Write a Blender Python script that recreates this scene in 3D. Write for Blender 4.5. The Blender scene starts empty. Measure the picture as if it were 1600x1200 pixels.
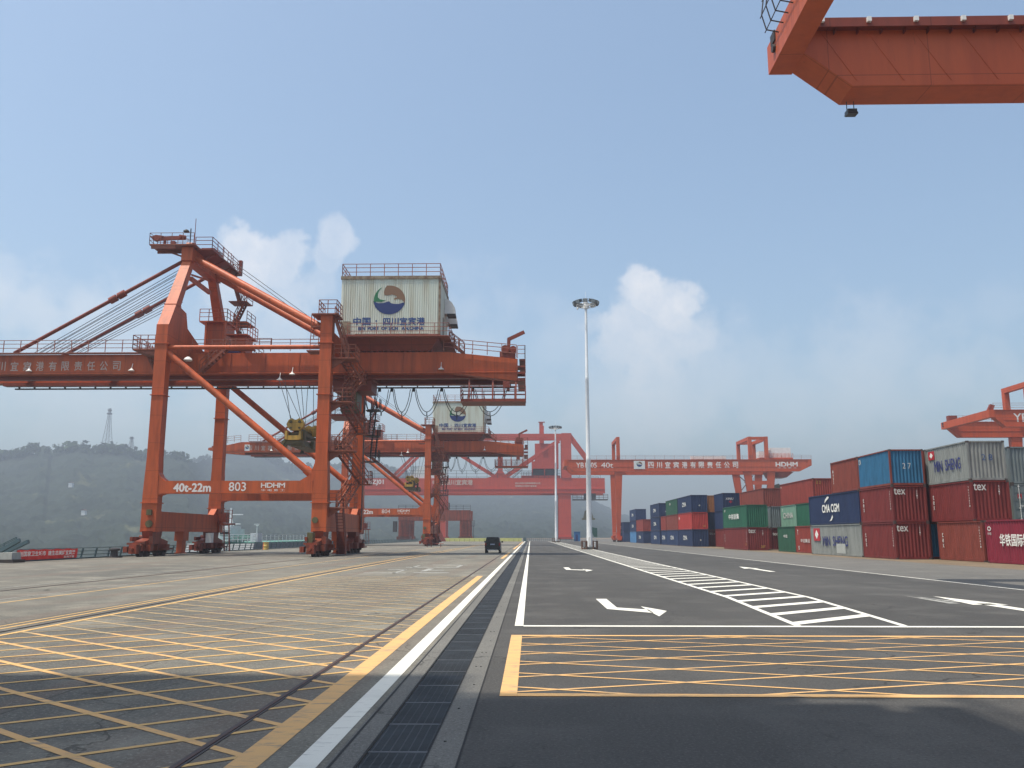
import bpy, math, random
from mathutils import Vector, Matrix, noise
R=math.radians
random.seed(7)
sc=bpy.context.scene
C=sc.collection
# ---------------------------------------------------------------- camera, sky, sun, exposure
cam_d=bpy.data.cameras.new('camera'); cam=bpy.data.objects.new('camera',cam_d); C.objects.link(cam)
cam.location=(0,0,1.65); cam.rotation_euler=(R(90+10.03),0,R(1.2208))
cam_d.sensor_width=36; cam_d.lens=36*1340/1600; cam_d.clip_start=.1; cam_d.clip_end=20000
sc.camera=cam
SUN=Vector((0.31,0.16,-1.0)).normalized()
w=bpy.data.worlds.new('World'); sc.world=w; w.use_nodes=True
nt=w.node_tree; nt.nodes.clear()
def N(nt,t,**k):
    n=nt.nodes.new(t)
    for a,b in k.items(): setattr(n,a,b)
    return n
sky=N(nt,'ShaderNodeTexSky',sky_type='NISHITA',sun_disc=False)
sky.sun_elevation=math.asin(-SUN.z); sky.sun_rotation=math.atan2(-SUN.x,-SUN.y)
sky.air_density=1.0; sky.dust_density=3.6; sky.ozone_density=.8; sky.altitude=300
bg=N(nt,'ShaderNodeBackground'); out=N(nt,'ShaderNodeOutputWorld')
bg.inputs[1].default_value=0.15
tc=N(nt,'ShaderNodeTexCoord')
def Mth(nt,op,a,b=None,clamp=False):
    n=N(nt,'ShaderNodeMath',operation=op); n.use_clamp=clamp
    for i,v in enumerate((a,b)):
        if v is None: continue
        if isinstance(v,(int,float)): n.inputs[i].default_value=v
        else: nt.links.new(v,n.inputs[i])
    return n.outputs[0]
no1=N(nt,'ShaderNodeTexNoise'); no1.inputs['Scale'].default_value=38; no1.inputs['Detail'].default_value=9; no1.inputs['Roughness'].default_value=.6
no2=N(nt,'ShaderNodeTexNoise'); no2.inputs['Scale'].default_value=14; no2.inputs['Detail'].default_value=5
nt.links.new(tc.outputs['Generated'],no1.inputs['Vector']); nt.links.new(tc.outputs['Generated'],no2.inputs['Vector'])
n1=Mth(nt,'SUBTRACT',no1.outputs[0],.5); n2=Mth(nt,'SUBTRACT',no2.outputs[0],.5)
# cumulus heads: direction (azimuth deg, elevation deg), angular radius deg, softness, strength
def dirv(px,py):
    u=(px-800)/1340;v=(600-py)/1340;p=R(10.03);a=R(1.2208)
    d=Vector((math.cos(a),math.sin(a),0))*u+Vector((-math.sin(a)*math.cos(p),math.cos(a)*math.cos(p),math.sin(p)))+Vector((math.sin(a)*math.sin(p),-math.cos(a)*math.sin(p),math.cos(p)))*v
    return d.normalized()
CL=[(393,395,52,.9,.62),(436,410,50,.9,.5),(372,450,62,.8,.45),(450,478,72,.7,.36),(530,374,30,1,.42),(512,402,26,.9,.32),(500,445,36,.7,.24),
    (1010,450,46,1,.72),(1052,478,50,1,.66),(978,500,42,1,.5),(1010,540,100,.75,.5),(1065,525,58,.8,.5),(1010,600,130,.5,.4),(1095,575,80,.5,.3),(950,620,120,.3,.3),
    (60,472,85,.6,.5),(125,482,68,.6,.42),(5,455,70,.6,.45),(210,530,110,.45,.32),(400,570,160,.4,.34),(120,600,150,.3,.3),
    (1360,605,140,.4,.30),(1490,590,110,.4,.28),(1240,620,100,.4,.24),(1180,552,30,.5,.18),(880,530,70,.4,.18),(700,620,180,.35,.25),(1560,480,60,.3,.12),(860,480,30,.3,.1)]
acc=None
for (px,py,rad,sharp,st) in CL:
    c=dirv(px,py); r=rad/1340*math.cos(math.atan((px-800)/1340))
    vm=N(nt,'ShaderNodeVectorMath',operation='DISTANCE'); nt.links.new(tc.outputs['Generated'],vm.inputs[0]); vm.inputs[1].default_value=c
    d=Mth(nt,'MULTIPLY',vm.outputs['Value'],1/r)
    k=.55+.9*sharp
    d=Mth(nt,'ADD',d,Mth(nt,'MULTIPLY',n1,1.7))
    d=Mth(nt,'ADD',d,Mth(nt,'MULTIPLY',n2,1.9))
    mr=N(nt,'ShaderNodeMapRange'); mr.interpolation_type='SMOOTHSTEP'
    nt.links.new(d,mr.inputs[0]); mr.inputs[1].default_value=1.2; mr.inputs[2].default_value=1.2-(.55 if sharp>.85 else .75 if sharp>.65 else 1.1)
    mr.inputs[3].default_value=0; mr.inputs[4].default_value=st
    acc=mr.outputs[0] if acc is None else Mth(nt,'MAXIMUM',acc,mr.outputs[0])
mot=Mth(nt,'MULTIPLY',acc,Mth(nt,'ADD',.86,Mth(nt,'MULTIPLY',n1,1.2)),True)
mix=N(nt,'ShaderNodeMix',data_type='RGBA')
nt.links.new(mot,mix.inputs[0]); nt.links.new(sky.outputs[0],mix.inputs[6]); mix.inputs[7].default_value=(5.5,5.05,5.3,1)
tint=N(nt,'ShaderNodeMix',data_type='RGBA',blend_type='MULTIPLY'); tint.inputs[0].default_value=1; nt.links.new(mix.outputs[2],tint.inputs[6]); tint.inputs[7].default_value=(.97,1.03,.98,1)
nt.links.new(tint.outputs[2],bg.inputs[0]); nt.links.new(bg.outputs[0],out.inputs[0])
sd=bpy.data.lights.new('sun','SUN'); sd.energy=3.7; sd.angle=R(.8); sd.color=(1,.92,.80)
so=bpy.data.objects.new('sun',sd); C.objects.link(so); so.rotation_euler=SUN.to_track_quat('-Z','Y').to_euler()
vs=sc.view_settings; vs.view_transform='Standard'; vs.look='None'; vs.gamma=1; vs.exposure=0.53; vs.use_curve_mapping=False
sc.render.engine='CYCLES'
sc.cycles.max_bounces=5; sc.cycles.diffuse_bounces=3; sc.cycles.volume_bounces=0; sc.cycles.transparent_max_bounces=8

# ---------------------------------------------------------------- materials
def mat(name,col,rough=.6,metal=0,col2=None,scale=1.0,amt=.5,detail=6,bump=0,bscale=None,stretch=(1,1,1),thr=(.35,.65),spec=.4,col3=None,scale3=.3,thr3=(.5,.7),obj=True,rand=0):
    m=bpy.data.materials.new(name); m.use_nodes=True; nt=m.node_tree; b=nt.nodes['Principled BSDF']
    b.inputs['Roughness'].default_value=rough; b.inputs['Metallic'].default_value=metal; b.inputs['Specular IOR Level'].default_value=spec
    b.inputs['Base Color'].default_value=(*col,1)
    if col2 or bump or col3:
        t=N(nt,'ShaderNodeTexCoord'); mp=N(nt,'ShaderNodeMapping'); mp.inputs['Scale'].default_value=stretch
        nt.links.new(t.outputs['Object'],mp.inputs[0])
    last=None
    if col2:
        n=N(nt,'ShaderNodeTexNoise'); n.inputs['Scale'].default_value=scale; n.inputs['Detail'].default_value=detail; n.inputs['Roughness'].default_value=.65
        nt.links.new(mp.outputs[0],n.inputs['Vector'])
        mr=N(nt,'ShaderNodeMapRange'); nt.links.new(n.outputs[0],mr.inputs[0]); mr.inputs[1].default_value=thr[0]; mr.inputs[2].default_value=thr[1]; mr.inputs[4].default_value=amt
        mx=N(nt,'ShaderNodeMix',data_type='RGBA'); nt.links.new(mr.outputs[0],mx.inputs[0]); mx.inputs[6].default_value=(*col,1); mx.inputs[7].default_value=(*col2,1)
        last=mx.outputs[2]
    if col3:
        n=N(nt,'ShaderNodeTexNoise'); n.inputs['Scale'].default_value=scale3; n.inputs['Detail'].default_value=8; n.inputs['Roughness'].default_value=.7
        nt.links.new(mp.outputs[0],n.inputs['Vector'])
        mr=N(nt,'ShaderNodeMapRange'); nt.links.new(n.outputs[0],mr.inputs[0]); mr.inputs[1].default_value=thr3[0]; mr.inputs[2].default_value=thr3[1]
        mx=N(nt,'ShaderNodeMix',data_type='RGBA'); nt.links.new(mr.outputs[0],mx.inputs[0])
        if last: nt.links.new(last,mx.inputs[6])
        else: mx.inputs[6].default_value=(*col,1)
        mx.inputs[7].default_value=(*col3,1); last=mx.outputs[2]
    if last: nt.links.new(last,b.inputs['Base Color'])
    if bump:
        n=N(nt,'ShaderNodeTexNoise'); n.inputs['Scale'].default_value=bscale or scale*4; n.inputs['Detail'].default_value=5
        nt.links.new(mp.outputs[0],n.inputs['Vector'])
        bp=N(nt,'ShaderNodeBump'); bp.inputs['Strength'].default_value=bump; bp.inputs['Distance'].default_value=.02
        nt.links.new(n.outputs[0],bp.inputs['Height']); nt.links.new(bp.outputs[0],b.inputs['Normal'])
    return m
def paint(name,col,dark,rust=(.10,.035,.015),amt=.55,rough=.5):
    # weathered paint with vertical dirt runs and small rust patches
    m=mat(name,col,rough,col2=dark,scale=1.1,amt=amt,stretch=(1.6,1.6,.22),thr=(.40,.70),col3=rust,scale3=2.0,thr3=(.64,.73),spec=.35,bump=.25,bscale=1.4)
    nt=m.node_tree; b=nt.nodes['Principled BSDF']; src=b.inputs['Base Color'].links[0].from_socket
    t=N(nt,'ShaderNodeTexCoord'); sep=N(nt,'ShaderNodeSeparateXYZ'); nt.links.new(t.outputs['Object'],sep.inputs[0])
    j=Mth(nt,'LESS_THAN',Mth(nt,'FRACT',Mth(nt,'MULTIPLY',sep.outputs[2],1/2.3)),.016)
    for ax,pp in ((0,3.7),(1,4.1)): j=Mth(nt,'MAXIMUM',j,Mth(nt,'LESS_THAN',Mth(nt,'FRACT',Mth(nt,'ADD',Mth(nt,'MULTIPLY',sep.outputs[ax],1/pp),.37)),.009))
    big=N(nt,'ShaderNodeTexNoise'); big.inputs['Scale'].default_value=.16; big.inputs['Detail'].default_value=3; nt.links.new(t.outputs['Object'],big.inputs['Vector'])
    fade=N(nt,'ShaderNodeMapRange'); nt.links.new(big.outputs[0],fade.inputs[0]); fade.inputs[1].default_value=.42; fade.inputs[2].default_value=.68; fade.inputs[4].default_value=.22
    m1=N(nt,'ShaderNodeMix',data_type='RGBA'); nt.links.new(fade.outputs[0],m1.inputs[0]); nt.links.new(src,m1.inputs[6]); m1.inputs[7].default_value=(min(1,col[0]*1.12),col[1]*1.7,col[2]*2.0,1)
    m2=N(nt,'ShaderNodeMix',data_type='RGBA'); nt.links.new(Mth(nt,'MULTIPLY',j,.55),m2.inputs[0]); nt.links.new(m1.outputs[2],m2.inputs[6]); m2.inputs[7].default_value=(*[x*.45 for x in dark],1)
    nt.links.new(m2.outputs[2],b.inputs['Base Color'])
    return m
M={}
M['crane']=paint('crane_orange_paint',(.49,.088,.021),(.24,.048,.016),amt=.85)
M['crane_dark']=paint('crane_dark_red_paint',(.22,.04,.02),(.12,.03,.018))
M['bogie_paint']=paint('dirty_bogie_paint',(.26,.05,.022),(.05,.022,.014),rust=(.04,.02,.012),amt=.9)
M['rmg']=paint('gantry_red_orange_paint',(.50,.078,.022),(.30,.05,.018))
M['ybz']=paint('loader_red_paint',(.50,.055,.022),(.34,.035,.022))
M['near']=paint('near_gantry_paint',(.54,.105,.034),(.38,.075,.028),amt=.6)
M['railing']=mat('railing_paint',(.30,.11,.075),.6)
M['stair']=mat('stair_steel_paint',(.28,.075,.035),.6,col2=(.1,.04,.03),scale=3)
M['dark']=mat('dark_steel',(.035,.033,.035),.6,col2=(.08,.05,.035),scale=4)
M['tyre']=mat('black_rubber',(.02,.02,.02),.8)
M['wheel']=mat('greasy_wheel_steel',(.05,.03,.025),.6,col2=(.12,.05,.03),scale=5)
M['yellow']=paint('dirty_yellow_paint',(.56,.34,.06),(.12,.085,.03),rust=(.05,.035,.02),amt=.9)
M['olive']=paint('greasy_olive_steel',(.12,.10,.04),(.04,.035,.025))
M['white']=mat('white_paint',(.78,.78,.76),.5,col2=(.5,.49,.45),scale=1.5,amt=.4)
M['house']=mat('cream_corrugated_sheet',(.62,.65,.56),.5,col2=(.42,.36,.24),scale=1.1,amt=.8,stretch=(2.2,2.2,.16),thr=(.45,.72),col3=(.25,.13,.06),scale3=1.7,thr3=(.68,.76))
M['house_trim']=mat('rusty_trim',(.27,.22,.15),.6,col2=(.14,.07,.035),scale=2.5,thr=(.4,.6),amt=.9)
M['emb_blue']=mat('emblem_blue',(.015,.03,.13),.5); M['emb_green']=mat('emblem_green',(.02,.15,.06),.5); M['emb_brown']=mat('emblem_brown',(.20,.11,.06),.5)
M['letter_blue']=mat('lettering_blue',(.02,.06,.2),.5)
M['letter_white']=mat('lettering_white',(.72,.66,.62),.5)
M['letter_dull']=mat('lettering_worn_white',(.52,.40,.34),.6)
M['rope']=mat('wire_rope',(.10,.10,.11),.5)
M['cable']=mat('festoon_cable',(.03,.04,.045),.5)
M['galv']=mat('galvanised_pole',(.85,.86,.86),.4,metal=0,col2=(.68,.7,.7),scale=.6,amt=.5)
M['lamp']=mat('floodlight_housing',(.07,.08,.085),.45); M['glass']=mat('lamp_glass',(.35,.38,.38),.15,spec=.6)
M['rusty']=mat('rusty_guard',(.13,.055,.03),.7,col2=(.05,.03,.02),scale=6)
M['edge']=mat('blue_grey_rail_paint',(.07,.11,.12),.55)
M['bulb']=mat('white_lamp_shade',(.75,.75,.72),.4)
M['panel']=mat('white_sign_panel',(.62,.64,.62),.5)
M['glassd']=mat('dark_glass',(.02,.025,.03),.08,spec=.6)

# ---------------------------------------------------------------- mesh builder
ORG=Vector((0,0,0))
class MB:
    def __init__(s): s.v=[]; s.f=[]
    def add(s,vs,fs):
        n=len(s.v); s.v+= [Vector(v) for v in vs]; s.f+=[tuple(i+n for i in f) for f in fs]; return s
    def box(s,x0,x1,y0,y1,z0,z1):
        v=[(x,y,z) for x in (x0,x1) for y in (y0,y1) for z in (z0,z1)]
        return s.add(v,[(0,1,3,2),(4,6,7,5),(0,4,5,1),(2,3,7,6),(0,2,6,4),(1,5,7,3)])
    def hexa(s,b,t):   # two quads (bottom, top), each 4 points in order
        return s.add(list(b)+list(t),[(0,3,2,1),(4,5,6,7),(0,1,5,4),(1,2,6,5),(2,3,7,6),(3,0,4,7)])
    def beam(s,p0,p1,w,h=None,w1=None,h1=None,up=(0,0,1)):
        h=w if h is None else h; w1=w if w1 is None else w1; h1=h if h1 is None else h1
        p0=Vector(p0);p1=Vector(p1);d=(p1-p0).normalized(); u=Vector(up)
        if abs(d.dot(u))>.98: u=Vector((0,1,0))
        a=d.cross(u).normalized(); b=a.cross(d).normalized()
        q=lambda p,ww,hh:[p-a*ww/2-b*hh/2,p+a*ww/2-b*hh/2,p+a*ww/2+b*hh/2,p-a*ww/2+b*hh/2]
        return s.hexa(q(p0,w,h),q(p1,w1,h1))
    def tube(s,p0,p1,r,n=10,r1=None,caps=True):
        r1=r if r1 is None else r1
        p0=Vector(p0);p1=Vector(p1);d=(p1-p0).normalized(); u=Vector((0,0,1)) if abs(d.z)<.95 else Vector((1,0,0))
        a=d.cross(u).normalized(); b=a.cross(d)
        vs=[];fs=[]
        for i in range(n):
            t=2*math.pi*i/n; o=a*math.cos(t)+b*math.sin(t); vs+=[p0+o*r,p1+o*r1]
        for i in range(n):
            j=(i+1)%n; fs.append((2*i,2*i+1,2*j+1,2*j))
        if caps: fs+= [tuple(2*i for i in range(n)),tuple(2*i+1 for i in reversed(range(n)))]
        return s.add(vs,fs)
    def path(s,pts,r,n=6):
        for a,b in zip(pts[:-1],pts[1:]): s.tube(a,b,r,n)
        return s
    def prism(s,pts,axis,a0,a1):
        # pts in the plane perpendicular to axis: x->(y,z)  y->(x,z)  z->(x,y)
        def P(p,a): return {'x':(a,p[0],p[1]),'y':(p[0],a,p[1]),'z':(p[0],p[1],a)}[axis]
        n=len(pts); vs=[P(p,a0) for p in pts]+[P(p,a1) for p in pts]
        return s.add(vs,[tuple(range(n)),tuple(range(2*n-1,n-1,-1))]+[(i,(i+1)%n+0,(i+1)%n+n,i+n) for i in range(n)])
    def lathe(s,c,prof,n=16):
        vs=[];fs=[];m=len(prof)
        for i in range(n):
            t=2*math.pi*i/n
            for r,z in prof: vs.append((c[0]+r*math.cos(t),c[1]+r*math.sin(t),c[2]+z))
        for i in range(n):
            j=(i+1)%n
            for k in range(m-1): fs.append((i*m+k,j*m+k,j*m+k+1,i*m+k+1))
        fs+=[tuple(i*m for i in reversed(range(n))),tuple(i*m+m-1 for i in range(n))]
        return s.add(vs,fs)
    def quad(s,*p): return s.add(p,[(0,1,2,3)])
    def rail(s,pts,h=1.1,step=1.6,r=.028,levels=(.35,.7,1)):
        pts=[Vector(p) for p in pts]
        for a,b in zip(pts[:-1],pts[1:]):
            L=(b-a).length; n=max(1,round(L/step))
            for i in range(n+1):
                p=a.lerp(b,i/n); s.beam(p,p+Vector((0,0,h)),r*2)
            for l in levels: s.beam(a+Vector((0,0,h*l)),b+Vector((0,0,h*l)),r*1.7)
        return s
    def stairs(s,p0,p1,wd,side,rails=True):
        # flight from p0 to p1, treads stretched wd along vector side
        p0=Vector(p0);p1=Vector(p1);side=Vector(side).normalized()*wd
        for o in (Vector((0,0,0)),side):
            s.beam(p0+o,p1+o,.06,.22)
            if rails:
                s.beam(p0+o+Vector((0,0,1)),p1+o+Vector((0,0,1)),.06); s.beam(p0+o+Vector((0,0,.55)),p1+o+Vector((0,0,.55)),.045)
                n=3
                for i in range(n+1):
                    q=p0.lerp(p1,i/n)+o; s.beam(q,q+Vector((0,0,1)),.055)
        n=max(3,int(abs(p1.z-p0.z)/.24))
        hd=Vector((p1.x-p0.x,p1.y-p0.y,0)); hd=hd.normalized()*.13 if hd.length>.01 else Vector((.1,0,0))
        for i in range(n):
            q=p0.lerp(p1,(i+.5)/n); s.add([q-hd,q+hd,q+hd+side,q-hd+side,q-hd-Vector((0,0,.04)),q+hd-Vector((0,0,.04)),q+hd+side-Vector((0,0,.04)),q-hd+side-Vector((0,0,.04))],[(0,1,2,3),(7,6,5,4),(0,4,5,1),(2,6,7,3),(1,5,6,2),(0,3,7,4)])
        return s
    def build(s,name,m,parent=None,smooth=False):
        me=bpy.data.meshes.new(name); me.from_pydata([v-ORG for v in s.v],[],s.f); me.update()
        import bmesh
        bm=bmesh.new(); bm.from_mesh(me); bmesh.ops.recalc_face_normals(bm,faces=bm.faces); bm.to_mesh(me); bm.free()
        if smooth:
            for p in me.polygons: p.use_smooth=True
            try: me.set_sharp_from_angle(angle=R(40))
            except Exception: pass
        me.materials.append(M[m] if isinstance(m,str) else m)
        o=bpy.data.objects.new(name,me); C.objects.link(o)
        if parent: o.parent=parent
        else: o.location=ORG
        return o
def tag(o,label=None,cat=None,group=None,kind=None):
    if label: o['label']=label
    if cat: o['category']=cat
    if group: o['group']=group
    if kind: o['kind']=kind
    return o
def thing(name,loc,label,cat,group=None):
    global ORG
    o=bpy.data.objects.new(name,None); C.objects.link(o); o.location=loc; o.empty_display_size=.5
    ORG=Vector(loc); tag(o,label,cat,group); return o
def done():
    global ORG; ORG=Vector((0,0,0))
KIDS={}
def copy_tree(o,dloc,parent=None,skip=()):
    c=o.copy(); C.objects.link(c); c.parent=parent
    if parent is None: c.location=Vector(o.location)+Vector(dloc)
    for ch in [x for x in ALL() if x.parent==o]:
        if ch.name.split('.')[0] in skip: continue
        copy_tree(ch,dloc,c,skip)
    return c
def ALL(): return list(bpy.data.objects)
def struct(name,mb,m): return tag(mb.build(name,m),kind='structure')
fontc=bpy.data.curves.new('t','FONT'); fonto=bpy.data.objects.new('t',fontc); C.objects.link(fonto)
def text(s,x0,x1,z0,z1,m,parent=None,pos=None,axis='-y',bold=0,name='lettering',shear=0,sp=1.0):
    """flat lettering mesh filling x0..x1 by z0..z1; axis -y: faces the camera (plane y=pos); axis -x: faces -x (plane x=pos, x0..x1 are y, read with decreasing y)"""
    fontc.body=s; fontc.offset=0; fontc.shear=shear; fontc.space_character=sp; fontc.resolution_u=3
    dg=bpy.context.evaluated_depsgraph_get(); dg.update()
    me=bpy.data.meshes.new_from_object(fonto.evaluated_get(dg))
    xs=[v.co.x for v in me.vertices]; ys=[v.co.y for v in me.vertices]
    a,b,c,d=min(xs),max(xs),min(ys),max(ys)
    for v in me.vertices:
        u=(v.co.x-a)/(b-a); t=(v.co.y-c)/(d-c)
        if axis=='-y': q=Vector((x0+(x1-x0)*u,pos,z0+(z1-z0)*t))
        else: q=Vector((pos,x0+(x1-x0)*u,z0+(z1-z0)*t))
        v.co=q-ORG
    if bold:
        import bmesh
        bm=bmesh.new(); bm.from_mesh(me); g0=bm.verts[:]+bm.edges[:]+bm.faces[:]
        hh=(z1-z0)*bold*1.1
        for k,(du,dz) in enumerate(((-hh,0),(hh,0),(0,hh),(0,-hh))):
            r=bmesh.ops.duplicate(bm,geom=g0); dd=Vector((du,-.0012*(k+1),dz)) if axis=='-y' else Vector((-.0012*(k+1),du,dz))
            for e in r['geom']:
                if isinstance(e,bmesh.types.BMVert): e.co+=dd
        bm.to_mesh(me); bm.free()
    me.materials.clear(); me.materials.append(M[m] if isinstance(m,str) else m)
    o=bpy.data.objects.new(name,me); C.objects.link(o)
    if parent: o.parent=parent
    return o
def emblem(cx,cz,r,y,parent):
    # round port emblem: green crescent, brown crown, blue wave
    def pts(l): return [(cx+a*r,cz+b*r) for a,b in l]
    blue=[(-1,-.05)]
    for i in range(0,15): t=R(186+i*(165/14)); blue.append((math.cos(t)*1.0,math.sin(t)*.93))
    blue+=[(.86,-.18),(.6,-.26),(.3,-.25),(.1,-.2),(.0,-.08),(-.15,-.12),(-.4,-.2),(-.7,-.2),(-.9,-.12)]
    g=[]
    for i in range(0,12): t=R(118+i*(72/11)); g.append((math.cos(t)*.98,math.sin(t)*.95))
    g+=[(-.8,-.1),(-.5,-.12),(-.2,-.02),(-.4,.0),(-.6,.05),(-.74,.2),(-.74,.4),(-.65,.62)]
    br=[]
    for i in range(0,13): t=R(100-i*(118/12)); br.append((math.cos(t)*1.0,math.sin(t)*.95))
    br+=[(.9,-.1),(.8,.02),(.55,.08),(.3,.02),(.3,.1),(.48,.18),(.4,.3),(.15,.36),(-.1,.3),(-.3,.32),(-.36,.5),(-.28,.78)]
    for nm,l,mm in (('emblem_wave',blue,'emb_blue'),('emblem_crescent',g,'emb_green'),('emblem_crown',br,'emb_brown')):
        b=MB(); b.prism(pts(l),'y',y-.012,y); b.build(nm,mm,parent)

# ---------------------------------------------------------------- ground
def gmat(name,base,dark,light,fine,joint=None,streak=None):
    m=bpy.data.materials.new(name); m.use_nodes=True; nt=m.node_tree; b=nt.nodes['Principled BSDF']; b.inputs['Roughness'].default_value=.85; b.inputs['Specular IOR Level'].default_value=.25
    t=N(nt,'ShaderNodeTexCoord')
    def noi(scale,stretch=(1,1,1),det=6,rough=.6):
        mp=N(nt,'ShaderNodeMapping'); mp.inputs['Scale'].default_value=stretch; nt.links.new(t.outputs['Object'],mp.inputs[0])
        n=N(nt,'ShaderNodeTexNoise'); n.inputs['Scale'].default_value=scale; n.inputs['Detail'].default_value=det; n.inputs['Roughness'].default_value=rough
        nt.links.new(mp.outputs[0],n.inputs['Vector']); return n.outputs[0]
    def mixc(f,a,bb):
        mx=N(nt,'ShaderNodeMix',data_type='RGBA'); nt.links.new(f,mx.inputs[0])
        if isinstance(a,tuple): mx.inputs[6].default_value=(*a,1)
        else: nt.links.new(a,mx.inputs[6])
        mx.inputs[7].default_value=(*bb,1); return mx.outputs[2]
    def rng(x,a,bb,hi=1):
        mr=N(nt,'ShaderNodeMapRange'); nt.links.new(x,mr.inputs[0]); mr.inputs[1].default_value=a; mr.inputs[2].default_value=bb; mr.inputs[4].default_value=hi; return mr.outputs[0]
    c=mixc(rng(noi(.12,(1,.35,1)),.36,.62,1.0),base,dark)
    c=mixc(rng(noi(.5),.48,.70,.85),c,light)
    if streak: c=mixc(rng(noi(.9,(1,.035,1),5),.5,.72,streak[3]),c,streak[:3])
    if streak: c=mixc(rng(noi(.35,(.1,1,1),6),.55,.75,.45),c,dark)
    c=mixc(rng(noi(fine,(1,1,1),3,.8),.52,.72,.75),c,tuple(x*2.1 for x in base))
    c=mixc(rng(noi(fine*.7,(1,1,1),3,.8),.54,.70,.75),c,tuple(x*.4 for x in base))
    c=mixc(rng(noi(2.6,(1,.6,1),8,.75),.60,.66,.35),c,tuple(x*.55 for x in base))
    c=mixc(rng(noi(5.0,(1,1,1),6,.7),.68,.72,.6),c,tuple(x*.5 for x in base))
    vo=N(nt,'ShaderNodeTexVoronoi',feature='DISTANCE_TO_EDGE'); vo.inputs['Scale'].default_value=.22
    wn=N(nt,'ShaderNodeTexNoise'); wn.inputs['Scale'].default_value=.9; wn.inputs['Detail'].default_value=7; nt.links.new(t.outputs['Object'],wn.inputs['Vector'])
    va=N(nt,'ShaderNodeVectorMath',operation='MULTIPLY_ADD'); nt.links.new(wn.outputs['Color'],va.inputs[0]); va.inputs[1].default_value=(2.2,2.2,0); nt.links.new(t.outputs['Object'],va.inputs[2]); nt.links.new(va.outputs[0],vo.inputs['Vector'])
    ck=Mth(nt,'MULTIPLY',Mth(nt,'LESS_THAN',vo.outputs[0],.0032),rng(noi(.3),.47,.55,.75))
    c=mixc(ck,c,tuple(x*.35 for x in base))
    if joint:
        sx,sy=joint
        sep=N(nt,'ShaderNodeSeparateXYZ'); nt.links.new(t.outputs['Object'],sep.inputs[0])
        fs=[]
        for ax,s in ((0,sx),(1,sy)):
            q=Mth(nt,'FRACT',Mth(nt,'MULTIPLY',sep.outputs[ax],1/s)); q=Mth(nt,'LESS_THAN',q,.018/s*2); fs.append(q)
        j=Mth(nt,'MULTIPLY',Mth(nt,'MAXIMUM',fs[0],fs[1]),.65)
        c=mixc(j,c,tuple(x*.3 for x in base))
    nt.links.new(c,b.inputs['Base Color'])
    bp=N(nt,'ShaderNodeBump'); bp.inputs['Strength'].default_value=.5; bp.inputs['Distance'].default_value=.006
    nt.links.new(noi(fine,(1,1,1),2),bp.inputs['Height']); nt.links.new(bp.outputs[0],b.inputs['Normal'])
    return m
M['concrete']=gmat('quay_concrete',(.165,.155,.128),(.092,.09,.08),(.235,.22,.18),26,(5.0,6.0),(.145,.11,.088,.9))
M['asphalt']=gmat('asphalt',(.068,.066,.062),(.045,.044,.042),(.095,.092,.086),34,None,(.048,.047,.044,.9))
M['asphalt_old']=gmat('pale_asphalt',(.125,.12,.11),(.10,.098,.09),(.15,.145,.13),50,None,(.11,.105,.10,.7))
M['kerb']=gmat('channel_concrete',(.14,.137,.125),(.10,.098,.09),(.17,.166,.15),40,None,(.11,.107,.10,.5))
M['dirt']=gmat('brown_grit',(.17,.13,.085),(.12,.09,.06),(.22,.17,.12),30)
def rp(name,col,under,thr=(.62,.7),amt=.75):
    return mat(name,col,.7,col2=under,scale=7,amt=amt,thr=thr,detail=9,stretch=(.45,1.3,1),col3=tuple((a+b)/2 for a,b in zip(col,under)),scale3=1.1,thr3=(.52,.85),spec=.2)
M['wline']=rp('white_road_paint',(.68,.67,.60),(.26,.26,.24),(.57,.70),.75); M['yline']=rp('yellow_road_paint',(.64,.385,.16),(.23,.205,.165),(.52,.67),.85)
M['yline2']=rp('worn_yellow_road_paint',(.62,.39,.15),(.26,.22,.16),(.55,.72),.65)
M['wworn']=rp('worn_white_road_paint',(.42,.42,.39),(.15,.15,.14),(.4,.6),.9)
# one base sheet reaches the horizon on the land side; the quay edge is at x=-33
g=MB(); g.box(-33,2600,-60,2800,-6,-.30); struct('ground',g,'dirt')
g=MB(); g.box(-33,-1.27,-60,420,-.295,0); struct('quay_deck',g,'concrete')
g=MB(); g.box(-.80,15.2,-60,268,-.29,0); struct('road',g,'asphalt')
g=MB(); g.box(15.205,420,-60,268,-.29,.0); struct('yard_pavement',g,'asphalt_old')
g=MB(); g.box(-1.268,600,268.02,420,-.29,-.002); struct('far_pavement',g,'asphalt_old')
g=MB(); g.box(-1.265,-.805,-60,268,-.29,-.22); struct('drain_channel',g,'tyre')
def sheet(name,m,rects=(),polys=(),z=.004,kind=True):
    b=MB()
    for (x0,x1,y0,y1) in rects: b.add([(x0,y0,z),(x1,y0,z),(x1,y1,z),(x0,y1,z)],[(0,1,2,3)])
    for p in polys: b.add([(x,y,z) for x,y in p],[tuple(range(len(p)))])
    return struct(name,b,m)
sheet('channel_kerb','kerb',[(-1.50,-1.275,-10,268),(-.795,-.545,-10,268)])
sheet('joint_line','tyre',[(-1.475,-1.455,-10,268),(-.552,-.54,-10,268),(-1.285,-1.27,-10,268),(-.80,-.787,-10,268)],z=.008)
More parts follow.
